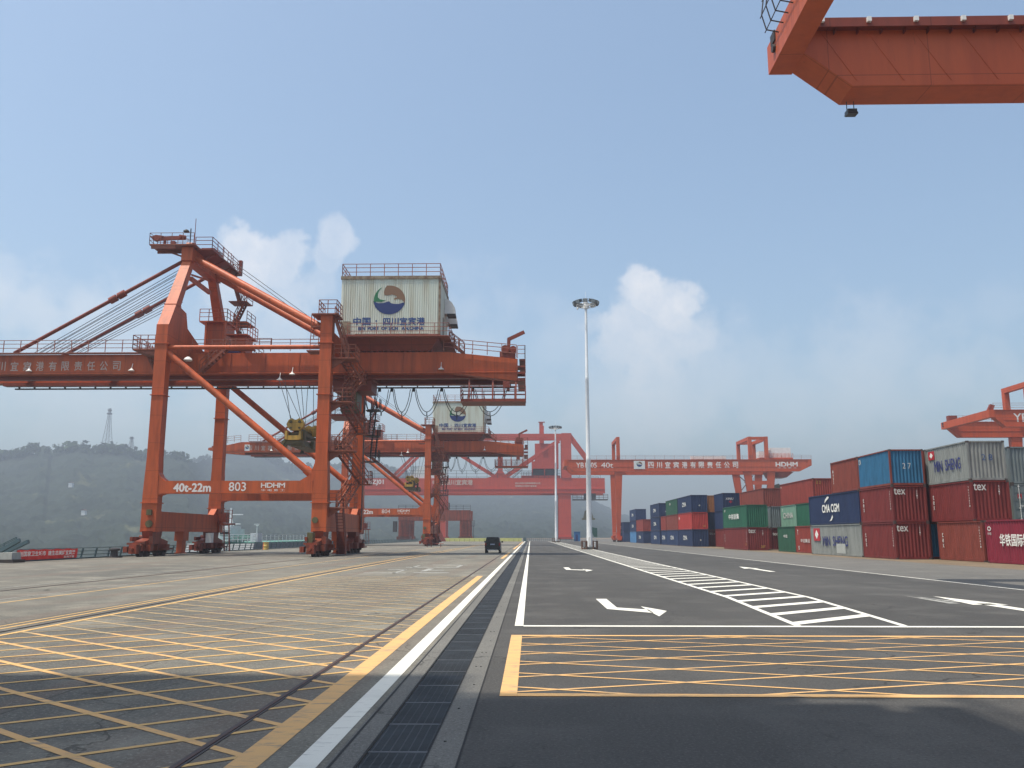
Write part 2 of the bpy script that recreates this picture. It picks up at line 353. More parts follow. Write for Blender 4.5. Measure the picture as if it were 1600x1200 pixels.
# drain grate: real bars over the channel
g=MB()
for i in range(7):
    x=-1.245+i*.0715; g.box(x-.006,x+.006,4,90,-.04,-.004)
y=4.0
while y<90:
    st=.035 if y<22 else .07 if y<40 else .2
    g.box(-1.262,-.808,y,y+st*.28,-.035,-.001); y+=st
y=4.0
while y<266:
    g.box(-1.265,-.805,y,y+.045,-.05,-.0005); y+=1.0
g.box(-1.262,-.808,90,267.8,-.05,-.006)
M['grate']=mat('drain_grate_steel',(.085,.095,.105),.5,metal=.2,col2=(.05,.053,.056),scale=1.2,amt=.8)
struct('drain_grate',g,'grate')
g=MB()
for k in range(60):
    yy=6+k*1.35
    for x in (-.64,-.70):
        if random.random()<.5: g.tube((x,yy,.004),(x,yy,.009),.012,8)
struct('kerb_bolts',g,'tyre')
# white and yellow lines
sheet('lane_line','wline',[(-1.75,-1.555,-10,266),(-.30,-.14,16.45,262),(15.14,15.26,-10,262)])
sheet('stop_line','wline',[(-.138,60,16.33,16.55)],z=.0045)
sheet('edge_line','yline',[(-2.22,-1.98,-10,36.4),(-2.22,-1.98,64,86),(-2.22,-1.98,108,240)])
# yellow hatch on the quay (clipped diagonals)
def clipseg(x0,y0,x1,y1,X0,X1,Y0,Y1):
    dx,dy=x1-x0,y1-y0;t0,t1=0,1
    for p,q in ((-dx,x0-X0),(dx,X1-x0),(-dy,y0-Y0),(dy,Y1-y0)):
        if abs(p)<1e-9:
            if q<0: return None
        else:
            r=q/p
            if p<0: t0=max(t0,r)
            else: t1=min(t1,r)
    if t0>=t1: return None
    return (x0+dx*t0,y0+dy*t0,x0+dx*t1,y0+dy*t1)
def hatch(X0,X1,Y0,Y1,slope,sp,off,wd):
    P=[];y=Y0-abs(slope)*(X1-X0)-4
    y=off-math.ceil((off-y)/sp)*sp
    while y<Y1+abs(slope)*(X1-X0)+4:
        s=clipseg(X0,y,X1,y+slope*(X1-X0),X0,X1,Y0,Y1)
        if s:
            L=math.hypot(1,slope); h=wd*L/2
            a,b,c,d=s; P.append([(a,b-h),(c,d-h),(c,d+h),(a,b+h)])
        y+=sp
    return P
x0,x1=-8.85,-2.22
fa=hatch(x0,x1,-8,36,-.785,1.06,7.95+.785*(x1-x0),.085); fb=hatch(x0,x1,-8,36,.80,1.04,7.93-.8*(-4.72-x0),.07)
M['yline3']=rp('faded_yellow_road_paint',(.46,.33,.17),(.21,.19,.155),(.44,.64),.9)
fn=lambda a,bb,sl,off,wd:hatch(x0,x1,a,bb,sl,1.06 if sl<0 else 1.04,off,wd)
oa,ob=7.95+.785*(x1-x0),7.93-.8*(-4.72-x0)
sheet('box_hatch','yline',polys=fn(-8,15,-.785,oa,.085),z=.0042); sheet('box_hatch_cross','yline2',polys=fn(-8,15,.80,ob,.075),z=.0052)
sheet('far_box_hatch','yline3',polys=fn(15,36,-.785,oa,.085),z=.0042); sheet('far_box_hatch_cross','yline3',polys=fn(15,36,.80,ob,.055),z=.0052)
sheet('quay_line','yline2',[(-8.95,-8.84,-10,230),(-9.56,-9.48,6,230),(-9.82,-9.76,10,120),(-13.2,-13.12,18,150)],z=.0055)
sheet('quay_thin_line','wworn',[(-13.9,-13.83,18,52),(-16.9,-16.82,20,95),(-7.5,-7.44,80,160)],z=.006)
# crane rails and the expansion joint
g=MB()
for x in (-9.2,-16.0,-31.0):
    g.box(x-.03,x+.03,-20,330,0,.012)
for x in (-2.60,-2.54): g.box(x-.012,x+.012,-10,230,0,.007)
struct('rail_groove',g,'dark')
g=MB(); g.box(-2.585,-2.555,-10,230,0,.012); struct('joint_strip',g,'wheel')
# yellow box on the road
ux0,ux1=-.15,16.0
up=hatch(ux0,15.0,9.5,14.85,.335,.985,10.26-.335*(1.76-ux0),.058); dn=hatch(ux0,15.0,9.5,14.85,-.335,.985,10.26+.335*(1.76-ux0),.058)
sheet('road_box_hatch','yline',polys=up,z=.0042); sheet('road_box_hatch_cross','yline',polys=dn,z=.0052)
sheet('road_box_border','yline',[(-.33,-.148,9.36,14.95),(-.146,15,14.80,14.95),(-.146,15,9.36,9.52)],z=.0062)
# chevron island
isl=[]
def lerpx(y,side): # gentle taper at the near end
    a=5.35 if y>24 else 4.98+(y-16.9)*(.37/7.1); b=7.55 if y>24 else 6.95+(y-16.9)*(.6/7.1)
    return a if side==0 else b
pol=[]
ys=[16.6,19,21,24,262]
for s in (0,1):
    for a,b in zip(ys[:-1],ys[1:]):
        xa,xb=lerpx(a,s),lerpx(b,s); pol.append([(xa-.07,a),(xa+.07,a),(xb+.07,b),(xb-.07,b)])
y=16.75
while y<250:
    xa,xb=lerpx(y,0),lerpx(y+1.5,1)
    h=.23
    pol.append([(xa,y-h+.2),(xb,y+2.0-h),(xb,y+2.0+h),(xa,y+h+.2)]); y+=1.9
sheet('road_island','wline',polys=pol[:8],z=.0042); sheet('road_island_bars','wline',polys=pol[8:],z=.0055)
sheet('road_arrow','wline',polys=[[(1.72,23.37),(2.0,23.37),(2.0,20.6),(1.74,20.2)],[(1.74,20.2),(2.0,20.6),(2.66,20.05),(2.66,19.2)],[(2.6,20.95),(3.02,19.7),(2.66,18.4),(2.62,19.6)]],z=.005)
sheet('far_road_arrow','wline',polys=[[(1.72,46.2),(2.0,46.2),(2.0,43.6),(1.74,43.2)],[(1.74,43.2),(2.0,43.6),(2.7,43.1),(2.7,42.2)],[(2.6,44.2),(3.02,42.6),(2.6,41.0),(2.6,42.5)]],z=.005)
sheet('oncoming_arrow','wline',polys=[[(10.95,16.9),(11.3,16.9),(11.3,22),(10.95,22)],[(10.7,21.6),(11.55,21.6),(11.12,24.6)]],z=.005)
sheet('oncoming_arrow_ghost','wworn',polys=[[(10.5,24.2),(10.6,24.2),(10.9,22.5),(10.7,22.5)],[(10.3,22.0),(10.6,22.0),(10.4,24.8)]],z=.0048)
sheet('far_oncoming_arrow','wline',polys=[[(11.1,41),(11.4,41),(11.4,45.2),(11.1,45.2)],[(10.85,44.8),(11.65,44.8),(11.25,47.6)]],z=.005)
sheet('quay_stencil','wworn',[(-7.5,-5.6,39,39.5),(-7.0,-6.1,42.6,43.1),(-5.3,-3.7,39.3,39.8),(-6.2,-6.05,39,43),(-5.2,-4.9,41,44.5),(-6.6,-4.0,46,46.6),(-5.6,-3.6,49.6,50.2),(-4.0,-3.8,46,50),(-6.3,-6.15,45.5,49),(-4.9,-4.2,42,42.6)],z=.006)
sheet('grit_strip','dirt',[(24.0,34,30,230)],z=.003)
# tyre marks: long shallow curves of a pair of wheels
g=[]
rr=random.Random(3)
for k in range(16):
    x=rr.uniform(-8,-3.4); y=rr.uniform(8,55); L=rr.uniform(12,30); s0=rr.uniform(-.12,.12); c0=rr.uniform(-.004,.004)
    for dx in (0,1.7):
        for i in range(10):
            t0,t1=L*i/10,L*(i+1)/10; xa=x+dx+s0*t0+c0*t0*t0; xb=x+dx+s0*t1+c0*t1*t1
            g.append([(xa,y+t0),(xa+.2,y+t0),(xb+.2,y+t1),(xb,y+t1)])
M['skid']=mat('tyre_marks',(.16,.145,.12),.8,col2=(.2,.185,.155),scale=1.2,amt=1,thr=(.4,.6))
0 and sheet('tyre_marks','skid',polys=g,z=.0025)
# water and hills
M['water']=mat('river_water',(.06,.08,.075),.12,bump=.3,bscale=1.2,spec=.5)
g=MB(); g.add([(-3500,-600,-11),(2600,-600,-11),(2600,3200,-11),(-3500,3200,-11)],[(0,1,2,3)]); struct('river',g,'water')
g=MB(); g.box(-33.02,-32.98,-60,420,-11.5,-.6); struct('quay_face',g,'kerb')
prof=[(-500,735),(-200,718),(-60,712),(0,713),(30,711),(58,708),(66,698),(78,699),(84,709),(100,703),(112,698),(125,696),(137,700),(150,706),(168,702),(186,703),(205,703),(225,713),(245,712),(262,708),(275,709),(290,714),(305,723),(330,716),(360,709),(390,706),(415,708),(432,716),(450,727),(470,733),(500,733),(530,729),(560,724),(590,727),(615,734),(640,743),(680,752),(740,758),(800,762),(860,768),(920,780),(960,800),(1000,815),(1080,822),(1300,828),(1700,831)]
def ridge(px):
    for (a,b),(c,d) in zip(prof[:-1],prof[1:]):
        if a<=px<=c: return b+(d-b)*(px-a)/(c-a)
    return prof[-1][1]
M['hill']=mat('wooded_hillside',(.028,.038,.026),.95,col2=(.012,.018,.012),scale=.035,amt=.9,thr=(.4,.62),col3=(.13,.13,.07),scale3=.012,thr3=(.60,.70),spec=.1)
def hills():
    me_v=[];fs=[];NX=900;NR=140
    for i in range(NX+1):
        px=-300+i*(2000/NX)
        az=(px-829)/1340/ .985
        near=430+60*math.sin(px*.013); far=1010 
        # soften the step between the two ridges
        if 300<px<350: t_=(px-300)/50; far=1010+490*t_*t_*(3-2*t_)
        if px>=350: t_=min(1,(px-350)/350); far=1500+400*t_*t_*(3-2*t_)
        zr=ridge(px); H=(837-zr)/1340*1.0
        for j in range(NR+1):
            t=j/NR; t2=min(1,t/.8)
            Y=near+(far-near)*t2+ (t-.8)*1200*(t>.8)
            z=-11+(Y*H*1.0+12.6)*(t2**1.15) if t<=.8 else (far*H+1.6)-(t-.8)*250
            X=Y*az
            n=noise.noise(Vector((X/90,Y/90,0)))*10*t2*(1-t2*.75)
            n+=abs(noise.noise(Vector((X/22,Y/22,3))))*8*(t>.03)+abs(noise.noise(Vector((X/8,Y/9,7))))*5*(t>.03)-2
            if t>.72: n=n*.8-1.5
            me_v.append((X,Y,z+n))
    for i in range(NX):
        for j in range(NR):
            a=i*(NR+1)+j; fs.append((a,a+NR+1,a+NR+2,a+1))
    b=MB(); b.add(me_v,fs); o=struct('hills',b,'hill')
    for p in o.data.polygons: p.use_smooth=True
hills()
# scattered trees breaking the ridge line
M['leaf']=mat('distant_foliage',(.03,.05,.018),.95,col2=(.05,.075,.03),scale=.1,spec=.1)
b=MB(); rr=random.Random(11)
px=-60
while px<640:
    px+=rr.uniform(1.5,7); far=1010 if px<306 else 1500
    H=(837-ridge(px))/1340; X=far*(px-829)/1340/.985; zt=far*H+1.6
    clump=4 if rr.random()<.8 else 9
    for k in range(rr.randint(2,5)):
        s=rr.uniform(2.2,clump*.9)*(1.3 if far>1200 else 1); cx=X+rr.uniform(-6,6); cy=far-rr.uniform(0,25); cz=zt-2+rr.uniform(-3,3)
        n=7; vs=[];
        for q in range(n*3):
            d=Vector((rr.gauss(0,1),rr.gauss(0,1),rr.gauss(0,1))).normalized()*s*rr.uniform(.6,1.15)
            e=Vector((rr.gauss(0,1),rr.gauss(0,1),rr.gauss(0,1))).normalized()*s*.45; f=d.cross(e).normalized()*s*.45
            c=Vector((cx,cy,cz))+d; b.add([c-e,c-f,c+e,c+f],[(0,1,2,3)])
o=b.build('ridge_trees','leaf'); tag(o,'uneven line of treetops along the hazy ridge across the river','trees',kind='stuff')

# ---------------------------------------------------------------- ship to shore crane
def bogie(cx,cy,root):
    """rail bogie group centred at cx,cy; wheels run along y"""
    b=MB()
    b.prism([(cy-1.0,2.02),(cy+1.0,2.02),(cy+.8,1.45),(cy+2.2,1.2),(cy+2.2,.95),(cy-2.2,.95),(cy-2.2,1.2),(cy-.8,1.45)],'x',cx-.42,cx+.42)
    for s in (-1,1):
        yc=cy+s*1.55
        b.prism([(yc-1.15,.85),(yc-.3,1.2),(yc+.3,1.2),(yc+1.15,.85),(yc+1.15,.45),(yc-1.15,.45)],'x',cx-.34,cx+.34)
        b.box(cx-.62,cx-.40,yc-.5,yc+.35,.5,1.15); b.tube((cx-.8,yc,.85),(cx-.45,yc,.85),.2,10)
        b.box(cx+.36,cx+.75,yc-.3,yc+.3,.45,.95)
    b.box(cx-.3,cx+.3,cy-3.35,cy-2.75,.25,.95); b.tube((cx,cy-3.75,.6),(cx,cy-3.3,.6),.14,10)
    b.box(cx-.6,cx+.5,cy-3.1,cy-2.6,.95,1.1)
    b.tube((cx-.6,cy-1.2,.5),(cx-.6,cy+2.6,.5),.07,6); b.box(cx-.95,cx-.62,cy-2.9,cy-2.2,.35,.8); b.tube((cx-.9,cy-.2,1.5),(cx-.5,cy-.2,1.5),.22,10); b.box(cx+.5,cx+.9,cy+.4,cy+2.2,.5,.62); b.box(cx-.9,cx-.5,cy+.6,cy+1.6,.9,1.7); b.tube((cx-.85,cy+2.6,1.0),(cx-.85,cy+3.4,1.0),.22,10); b.box(cx-.7,cx-.5,cy-2.4,cy-1.2,1.2,1.55); b.box(cx+.45,cx+.8,cy-1.6,cy-.9,1.0,1.6)
    g=b.build('bogie','crane_dark' if cy>80 else 'bogie_paint',root)
    for s in (-1,1):
        for t in (-.6,.6):
            yc=cy+s*1.55+t
            wb=MB(); wb.tube((cx-.13,yc,.36),(cx+.13,yc,.36),.36,18); wb.tube((cx+.13,yc,.36),(cx+.19,yc,.36),.42,18); wb.tube((cx-.38,yc,.36),(cx+.38,yc,.36),.1,10)
            wb.build('wheel','wheel',g)
def loop(b,x0,x1,y,z,drop,r=.035):
    pts=[]
    for i in range(13):
        t=i/12; pts.append((x0+(x1-x0)*t,y,z-drop*(1-(2*t-1)**2)**.8))
    b.path(pts,r,5); m=(x0+x1)/2; b.tube((m,y,z-drop-.35),(m,y,z-drop),.05,6)
def crane_sts(number):
    root=thing('quay_crane',(-24,78,0),'nearest tall orange quay crane with cream machine house and number 803 on its lower beam','crane','ship to shore cranes along the quay')
    XL,XR=-31.1,-17.15; YF,YB=70.0,85.5
    # legs: one mesh each; lower part wider
    for x in (XL,XR):
        for y,nm in ((YF,'front'),(YB-.9,'rear')):
            b=MB()
            b.hexa([(x-.62,y,1.95),(x+.62,y,1.95),(x+.62,y+.95,1.95),(x-.62,y+.95,1.95)],[(x-.62,y,5.0),(x+.62,y,5.0),(x+.62,y+.95,5.0),(x-.62,y+.95,5.0)])
            ztop=19.3 if x==XL else 20.0
            b.hexa([(x-.62,y,5.01),(x+.62,y,5.01),(x+.62,y+.95,5.01),(x-.62,y+.95,5.01)],[(x-.5,y,8),(x+.5,y,8),(x+.5,y+.95,8),(x-.5,y+.95,8)])
            b.box(x-.5,x+.5,y,y+.95,8.001,ztop)
            b.box(x-.72,x+.72,y-.08,y+1.03,4.25,4.33); b.box(x-.62,x+.62,y-.07,y+1.02,13.2,13.26); b.box(x-.66,x+.66,y-.08,y+1.03,17.6,17.68)
            b.build('leg','crane',root)
    # sill beams along the rail
    for x in (XL,XR):
        b=MB(); b.prism([(YF+.96,2.0),(YB-.91,2.0),(YB-.91,3.62),(YF+.96,3.62)],'x',x-.45,x+.45); 
        b.prism([(YF+.96,3.62),(YF+1.8,3.62),(YF+.96,4.3)],'x',x-.3,x+.3); b.prism([(YB-.91,3.62),(YB-1.8,3.62),(YB-.91,4.3)],'x',x-.3,x+.3)
        b.build('sill_beam','crane',root)
        b=MB(); b.box(x-.4,x+.4,76.4,77.6,1.2,2.0); b.box(x-.25,x+.25,76.6,77.4,.12,1.2); b.box(x-.33,x+.33,76.5,77.5,.1,.2); b.build('stowage_pin','crane',root)
    # portal beams across
    for y in (YF,YB-.9):
        b=MB(); b.box(XL+.62,XR-.62,y+.02,y+.93,5.05,6.08)
        for x,s in ((XL+.6,1),(XR-.6,-1)):
            k=1 if s>0 else 2.0
            b.prism([(x-.05*s,6.08),(x+.55*s*k,6.08),(x+.12*s*k,6.3+.15*k),(x-.08*s,6.08+.75*k)],'y',y+.05,y+.9); b.prism([(x-.05*s,5.05),(x+.5*s,5.05),(x+.1*s,4.92),(x-.08*s,4.6)],'y',y+.05,y+.9)
        b.build('portal_beam','crane',root)
        b=MB(); b.tube((XL+.3,y+.45,17.0),(XR-1.0,y+.45,6.75),.29,14); b.tube((XR-1.35,y+.45,7.05),(XR-.85,y+.45,6.62),.36,14); b.build('diagonal_brace','crane',root,True)
    b=MB(); b.tube((XL+.45,YF+.4,17.35),(XR-.5,YF+.4,17.35),.19,14); b.build('tie_tube','crane',root,True)
    b=MB(); b.tube((XL+.45,YB-.4,17.35),(XR-.5,YB-.4,17.35),.19,14); b.build('tie_tube','crane',root,True)
    # upper cross beams (along y), waterside with haunches
    b=MB(); b.prism([(YF+.95,17.2),(YB-.95,17.2),(YB-.95,19.0),(YB-2.2,18.7),(YF+8,18.7),(YF+4.2,19.9),(YF+3.7,21.2),(YF+2.3,21.4),(YF+.95,19.3)],'x',XL-.45,XL+.45); b.build('cross_beam','crane',root)
    b=MB(); b.box(XR-.45,XR+.45,YF+.95,YB-.95,17.3,18.75); b.build('cross_beam','crane',root)
    # tower (A frame leaning together)
    for (y0,y1,nm) in ((YF,74.0,0),(YB-.9,80.2,1)):
        b=MB()
        sgn=1 if nm==0 else -1
        ya=y0+(.1 if nm==0 else 0); sh_=1.2
        b.hexa([(XL-.5,ya,19.31),(XL+.5,ya,19.31),(XL+.5,ya+.95,19.31),(XL-.5,ya+.95,19.31)],[(XL-.5,ya+sgn*sh_,21.4),(XL+.5,ya+sgn*sh_,21.4),(XL+.5,ya+.95+sgn*sh_,21.4),(XL-.5,ya+.95+sgn*sh_,21.4)])
        b.hexa([(XL-.5,ya+sgn*sh_,21.41),(XL+.5,ya+sgn*sh_,21.41),(XL+.5,ya+.95+sgn*sh_,21.41),(XL-.5,ya+.95+sgn*sh_,21.41)],[(XL-.38,y1,26.2),(XL+.42,y1,26.2),(XL+.42,y1+.8,26.2),(XL-.38,y1+.8,26.2)])
        b.box(XL-.56,XL+.56,ya+sgn*sh_-.04,ya+.99+sgn*sh_,21.36,21.44)
        b.build('tower_leg','crane',root)
    b=MB(); b.box(XL-.45,XL+.55,73.85,81.15,26.2,27.45); b.prism([(73.85,27.45),(74.2,28.0),(74.9,28.2),(75.5,27.9),(75.8,27.45)],'x',XL-.2,XL+.3); b.prism([(80.0,27.45),(80.3,28.9),(80.5,28.9),(81.15,27.45)],'x',XL,XL+.4)
    b.beam((XL,75.2,24.9),(XL,79.9,24.9),.3,.35); b.beam((XL,75.4,25.3),(XL+.0,80,26.1),.15); b.build('head_beam','crane',root)
    # apex platforms
    b=MB(); b.box(-34.35,-30.2,73.4,75.0,27.5,27.62); b.box(-34.2,-32,73.45,73.6,27.2,27.5); b.box(-34.2,-32,74.8,74.95,27.2,27.5); b.beam((-33.6,74.2,27.4),(-31.4,74.2,26.6),.14)
    b.rail([(-34.35,73.4,27.6),(-30.3,73.4,27.6)],1.05,1.0,.022); b.rail([(-34.35,75,27.6),(-31.5,75,27.6)],1.05,1.0,.022); b.rail([(-34.35,73.4,27.6),(-34.35,75,27.6)],1.05,1,.022)
    b.build('apex_platform','stair',root)
    b=MB(); b.beam((-34.2,74.2,28.35),(-31.6,74.2,28.45),.3,.28); b.prism([(-34.6,28.5),(-34.1,28.7),(-33.4,28.6),(-33.9,28.2),(-34.3,28.2)],'y',74.0,74.4); b.tube((-31.9,74,28.5),(-31.5,74.4,28.55),.2,10); b.box(-33.4,-33.2,74.1,74.3,27.62,28.2); b.box(-32.7,-32.3,74,74.4,27.62,28.1)
    b.build('service_hoist','crane_dark',root)
    b=MB(); b.box(-30.5,-28.9,74.3,82.5,27.35,27.47); b.rail([(-28.95,74.3,27.45),(-28.95,82.5,27.45)],1.1,1.3); b.rail([(-30.5,74.3,27.45),(-28.95,74.3,27.45)]); b.rail([(-30.5,82.5,27.45),(-28.95,82.5,27.45)])
    b.box(-30.6,-29.4,76,78.2,27.47,28.1)
    for yy in (75.5,77.5,79.5,81.5): b.beam((-30.5,yy,26.6),(-29,yy,27.3),.12)
    b.tube((-29.6,79,27.5),(-29.6,79,29.2),.03,5); b.tube((-29.3,80.2,27.5),(-29.3,80.2,29.0),.03,5); b.tube((-30.9,75,27.5),(-30.9,75,30.6),.03,5)
    b.box(-29.2,-28.9,82.1,82.5,27.5,28.9); b.build('apex_walkway','crane_dark',root)
    b=MB(); b.tube((-30.6,73.3,27.6),(-30.6,73.3,29.0),.05,6); b.lathe((-31.0,73.3,28.7),[(.02,.25),(.25,.1),(.28,0)],10); b.build('apex_floodlight','dark',root)
    # stairs down the rear tower leg
    b=MB()
    zz=[17.9,21.6,23.4,25.3,27.2]; xx=[(-30.3,-27.6),(-27.8,-29.4),(-29.6,-28.2),(-28.2,-29.6)]
    b.stairs((-28.2,83.6,19.2),(-29.3,82.8,22.4),.8,(0,-1,0)); b.box(-29.9,-27.9,81.6,84.2,22.4,22.48); b.rail([(-27.9,81.6,22.45),(-27.9,84.2,22.45)])
    b.stairs((-29.2,82.6,22.4),(-28.2,82.2,24.3),.8,(0,-1,0)); b.box(-29.6,-27.8,81.0,82.8,24.3,24.38); b.rail([(-27.8,81,24.35),(-27.8,82.8,24.35)])
    b.stairs((-28.6,81.8,24.3),(-29.5,81.4,27.3),.8,(0,-1,0))
    b.box(-30.0,-27.2,82.2,85.2,19.1,19.2); b.box(-29.9,-27.4,82.5,85,18.8,19.1); b.rail([(-27.2,82.2,19.2),(-27.2,85.2,19.2)])
    b.build('tower_stair','stair',root)
    # stays
    for y in (74.9,80.2):
        a=Vector((-31.7,y,26.5)); e=Vector((-46.6,y,17.9))
        b=MB(); b.tube(a,e,.17,10)
        for t in (.37,.42): q=a.lerp(e,t); d=(e-a).normalized(); b.tube(q-d*.35,q+d*.35,.32,10)
        b.build('forestay','crane_dark',root,True)
        b=MB(); b.tube((-30.5,y,26.6),(-17.8,y+(-3.6 if y<76 else -2.5),19.2),.33,16); b.build('backstay','crane',root,True)
    for k,(xa,za,xe) in enumerate([(-31.6,26.0,-44.9),(-31.6,25.6,-44.3),(-31.6,25.0,-43.4),(-31.6,24.5,-42.8),(-31.7,23.9,-42.0),(-31.7,23.4,-41.5),(-31.7,22.8,-40.8)]):
        for y in (75.0,):
            b=MB(); b.tube((xa,y,za),(xe,y,17.9),.028,5); b.tube((xa,y+.2,za-.15),(xe+.25,y+.2,17.9),.028,5); b.build('hoist_rope','rope',root)
    for dz in (0,.35):
        b=MB(); b.tube((-29,76,27.4+dz),(-19.2,75.5,20.3+dz),.03,5); b.build('hoist_rope','rope',root)
    # main girders and boom
    for y0,y1,nm in ((75.0,76.1,0),(79.6,80.7,1)):
        b=MB(); zt,zb=17.85,15.95
        b.prism([(-33.5,zb),(-7.3,zb),(-1.15,15.2 if nm==0 else 15.9),(-1.15,17.2),(-7.3,zt),(-33.5,zt)],'y',y0,y1)
        b.box(-33.5,-1.2,y0-.12,y0,zb-.0,zb+.12); b.box(-33.5,-1.2,y1-.02,y1+.12,zb,zb+.12)
        for k in range(9): x=-30+k*3.1; b.box(x,x+.05,y0-.05,y0,zb+.12,zt-.02)
        b.build('main_girder','crane',root)
        b=MB(); b.prism([(-33.6,15.95),(-33.6,17.75),(-50.5,17.75),(-52.5,17.3),(-56.2,16.75),(-56.2,16.35),(-51.5,15.95)],'y',y0,y1); b.box(-51.0,-33.6,y0-.12,y0,15.95,16.07)
        b.build('boom','crane',root)
        b=MB(); b.box(-50,-2,y0+(.9 if nm==0 else -.5),y0+(1.5 if nm==0 else .2),15.62,15.93); b.build('trolley_rail','crane_dark',root)
    b=MB(); b.box(-9.0,-1.2,76.11,79.59,16.95,17.05); b.box(-17,-9.1,76.11,79.59,17.5,17.58); b.build('girder_deck','crane_dark',root)
    b=MB()
    for x in (-56.0,-48,-40,-34.5,-28,-10,-1.7): b.box(x,x+.5,76.12,79.58,16.3,17.2)
    b.build('girder_tie','crane_dark',root)
    b=MB(); b.box(-50,-1.4,81.0,81.2,15.6,15.72); 
    for k in range(33): b.box(-49.6+k*1.49,-49.5+k*1.49,80.9,81.1,15.72,15.95)
    b.build('festoon_track','dark',root)
    for (a_,e_) in [(-16.0,-14.6),(-15.1,-13.4),(-13.2,-11.3),(-11.1,-8.6),(-8.4,-5.6),(-5.4,-2.2)]:
        b=MB(); loop(b,a_,e_,81.1,15.5,2.2 if e_<-12 else 2.6); loop(b,a_+.15,e_-.2,81.05,15.5,2.2); b.box(e_,e_+.25,80.95,81.25,15.3,15.6); b.build('festoon_cable','cable',root)
    for k in range(3):
        b=MB(); loop(b,-17.4+k*.75,-16.9+k*.75,78.5,13.5,.9,.05); b.build('trolley_cable','cable',root)
    # walkways and railings
    b=MB(); b.rail([(-49,74.6,17.9),(-32,74.6,17.9)],1.1,1.5); b.rail([(-49,81.1,17.9),(-32,81.1,17.9)],1.1,1.5); b.rail([(-30.3,74.6,17.9),(-17.9,74.6,17.9)],1.1,1.9); b.rail([(-50.4,74.6,17.8),(-55,74.6,17.3)],1.1,1.2); b.box(-49,-32,74.5,75.0,17.78,17.86)
    b.build('boom_railing','railing',root)
    b=MB(); b.rail([(-7.7,74.7,17.9),(-1.2,74.7,17.25)],1.15,1.45,.032); b.rail([(-7.7,80.9,17.9),(-1.2,80.9,17.25)],1.15,1.45,.03); b.rail([(-.45,74.7,17.2),(-.45,80.9,17.2)],1.15); b.rail([(-1.1,74.7,17.2),(-.45,74.7,17.2)],1.15)
    b.build('girder_railing','railing',root)
    b=MB(); b.box(-2.7,-1.3,75.1,76.3,17.3,17.9); b.beam((-1.9,75.6,17.9),(-1.9,75.6,19.2),.3); b.beam((-1.95,75.6,19.1),(-.5,75.6,19.8),.26,.3); b.tube((-2.2,75,18.1),(-2.2,75.7,18.1),.38,12); b.tube((-1.5,75,18.1),(-1.5,75.7,18.1),.3,12)
    b.build('jib_hoist','crane_dark',root)
    b=MB(); b.box(-.95,-.4,74.8,80.6,17.0,17.15); b.box(-1.1,-.4,74.8,76.3,16.4,16.55); b.box(-1.1,-.4,74.8,76.2,15.8,16.0); b.box(-1.1,-.4,74.9,80.6,15.2,15.45); b.box(-.45,-.4,74.8,74.85,13.4,18.4); b.build('end_ladder_platform','crane_dark',root)
    b=MB(); b.box(-6.1,-.4,74.3,77.0,13.25,13.5); b.rail([(-6.1,74.3,13.5),(-.4,74.3,13.5)],1.1,.95,.035); b.rail([(-6.1,77,13.5),(-.4,77,13.5)],1.1,.95,.035); b.rail([(-6.1,74.3,13.5),(-6.1,77,13.5)],1.1); b.rail([(-.42,74.3,13.5),(-.42,77,13.5)],1.1)
    for x in (-5.4,-3.3,-1.25): b.beam((x,74.6,13.5),(x,75.2,15.4),.14)
    b.box(-2.4,-1.8,74.9,75.6,14.6,15.2); b.build('hanging_platform','crane_dark',root)
    # machinery blocks on the waterside cross beam
    b=MB(); b.box(-30.6,-28.6,78.2,80.4,18.6,21.4); b.box(-31.0,-28.4,77.6,81,21.4,21.52); b.rail([(-31,77.6,21.5),(-28.4,77.6,21.5),(-28.4,81,21.5)],1.15,.9); b.box(-27.9,-26.5,77.6,79.6,17.9,20.1); b.rail([(-28.2,77,20.1),(-26.2,77,20.1),(-26.2,80,20.1)],1.1,.8); b.box(-28.2,-26.2,77,80,20.0,20.1); b.beam((-30.4,77.8,19.0),(-30.4,77.8,21.4),.18); b.beam((-28.6,77.7,18),(-28.6,77.7,21.4),.14)
    b.build('sheave_frame','crane',root)
    b=MB(); b.box(-28.4,-26.9,76.9,77.5,18.3,18.9); b.build('drive_motor','emb_blue',root)
    b=MB(); b.box(-33.6,-31.6,70.2,73.5,17.1,17.25); b.prism([(-33.6,17.1),(-31.6,17.1),(-31.6,16.6)],'y',70.3,73.4); b.rail([(-33.6,70.2,17.2),(-31.7,70.2,17.2)],1.2,.7); b.rail([(-33.6,70.2,17.2),(-33.6,73.5,17.2)],1.2,.9); b.stairs((-33.4,73.4,17.2),(-32.2,73.4,14.9),.8,(0,-1,0)); b.build('boom_access_platform','stair',root)
    b=MB(); b.stairs((-29.2,74.5,15.9),(-27.0,74.5,18.0),.7,(0,-1,0)); b.box(-27.2,-24.5,73.8,74.5,17.9,18.0); b.rail([(-27.2,73.8,17.9),(-22.9,73.8,17.9)],1.0,1.2); b.build('girder_stair','stair',root)
    b=MB(); b.lathe((-29.3,71.4,16.4),[(.1,.35),(.3,.22),(.38,.06),(.3,0)],12); b.build('weather_dome','white',root,True)
    # machine house
    hb=MB(); x0,x1,y0,y1,z0,z1=-16.85,-8.02,74.0,81.0,19.25,24.35
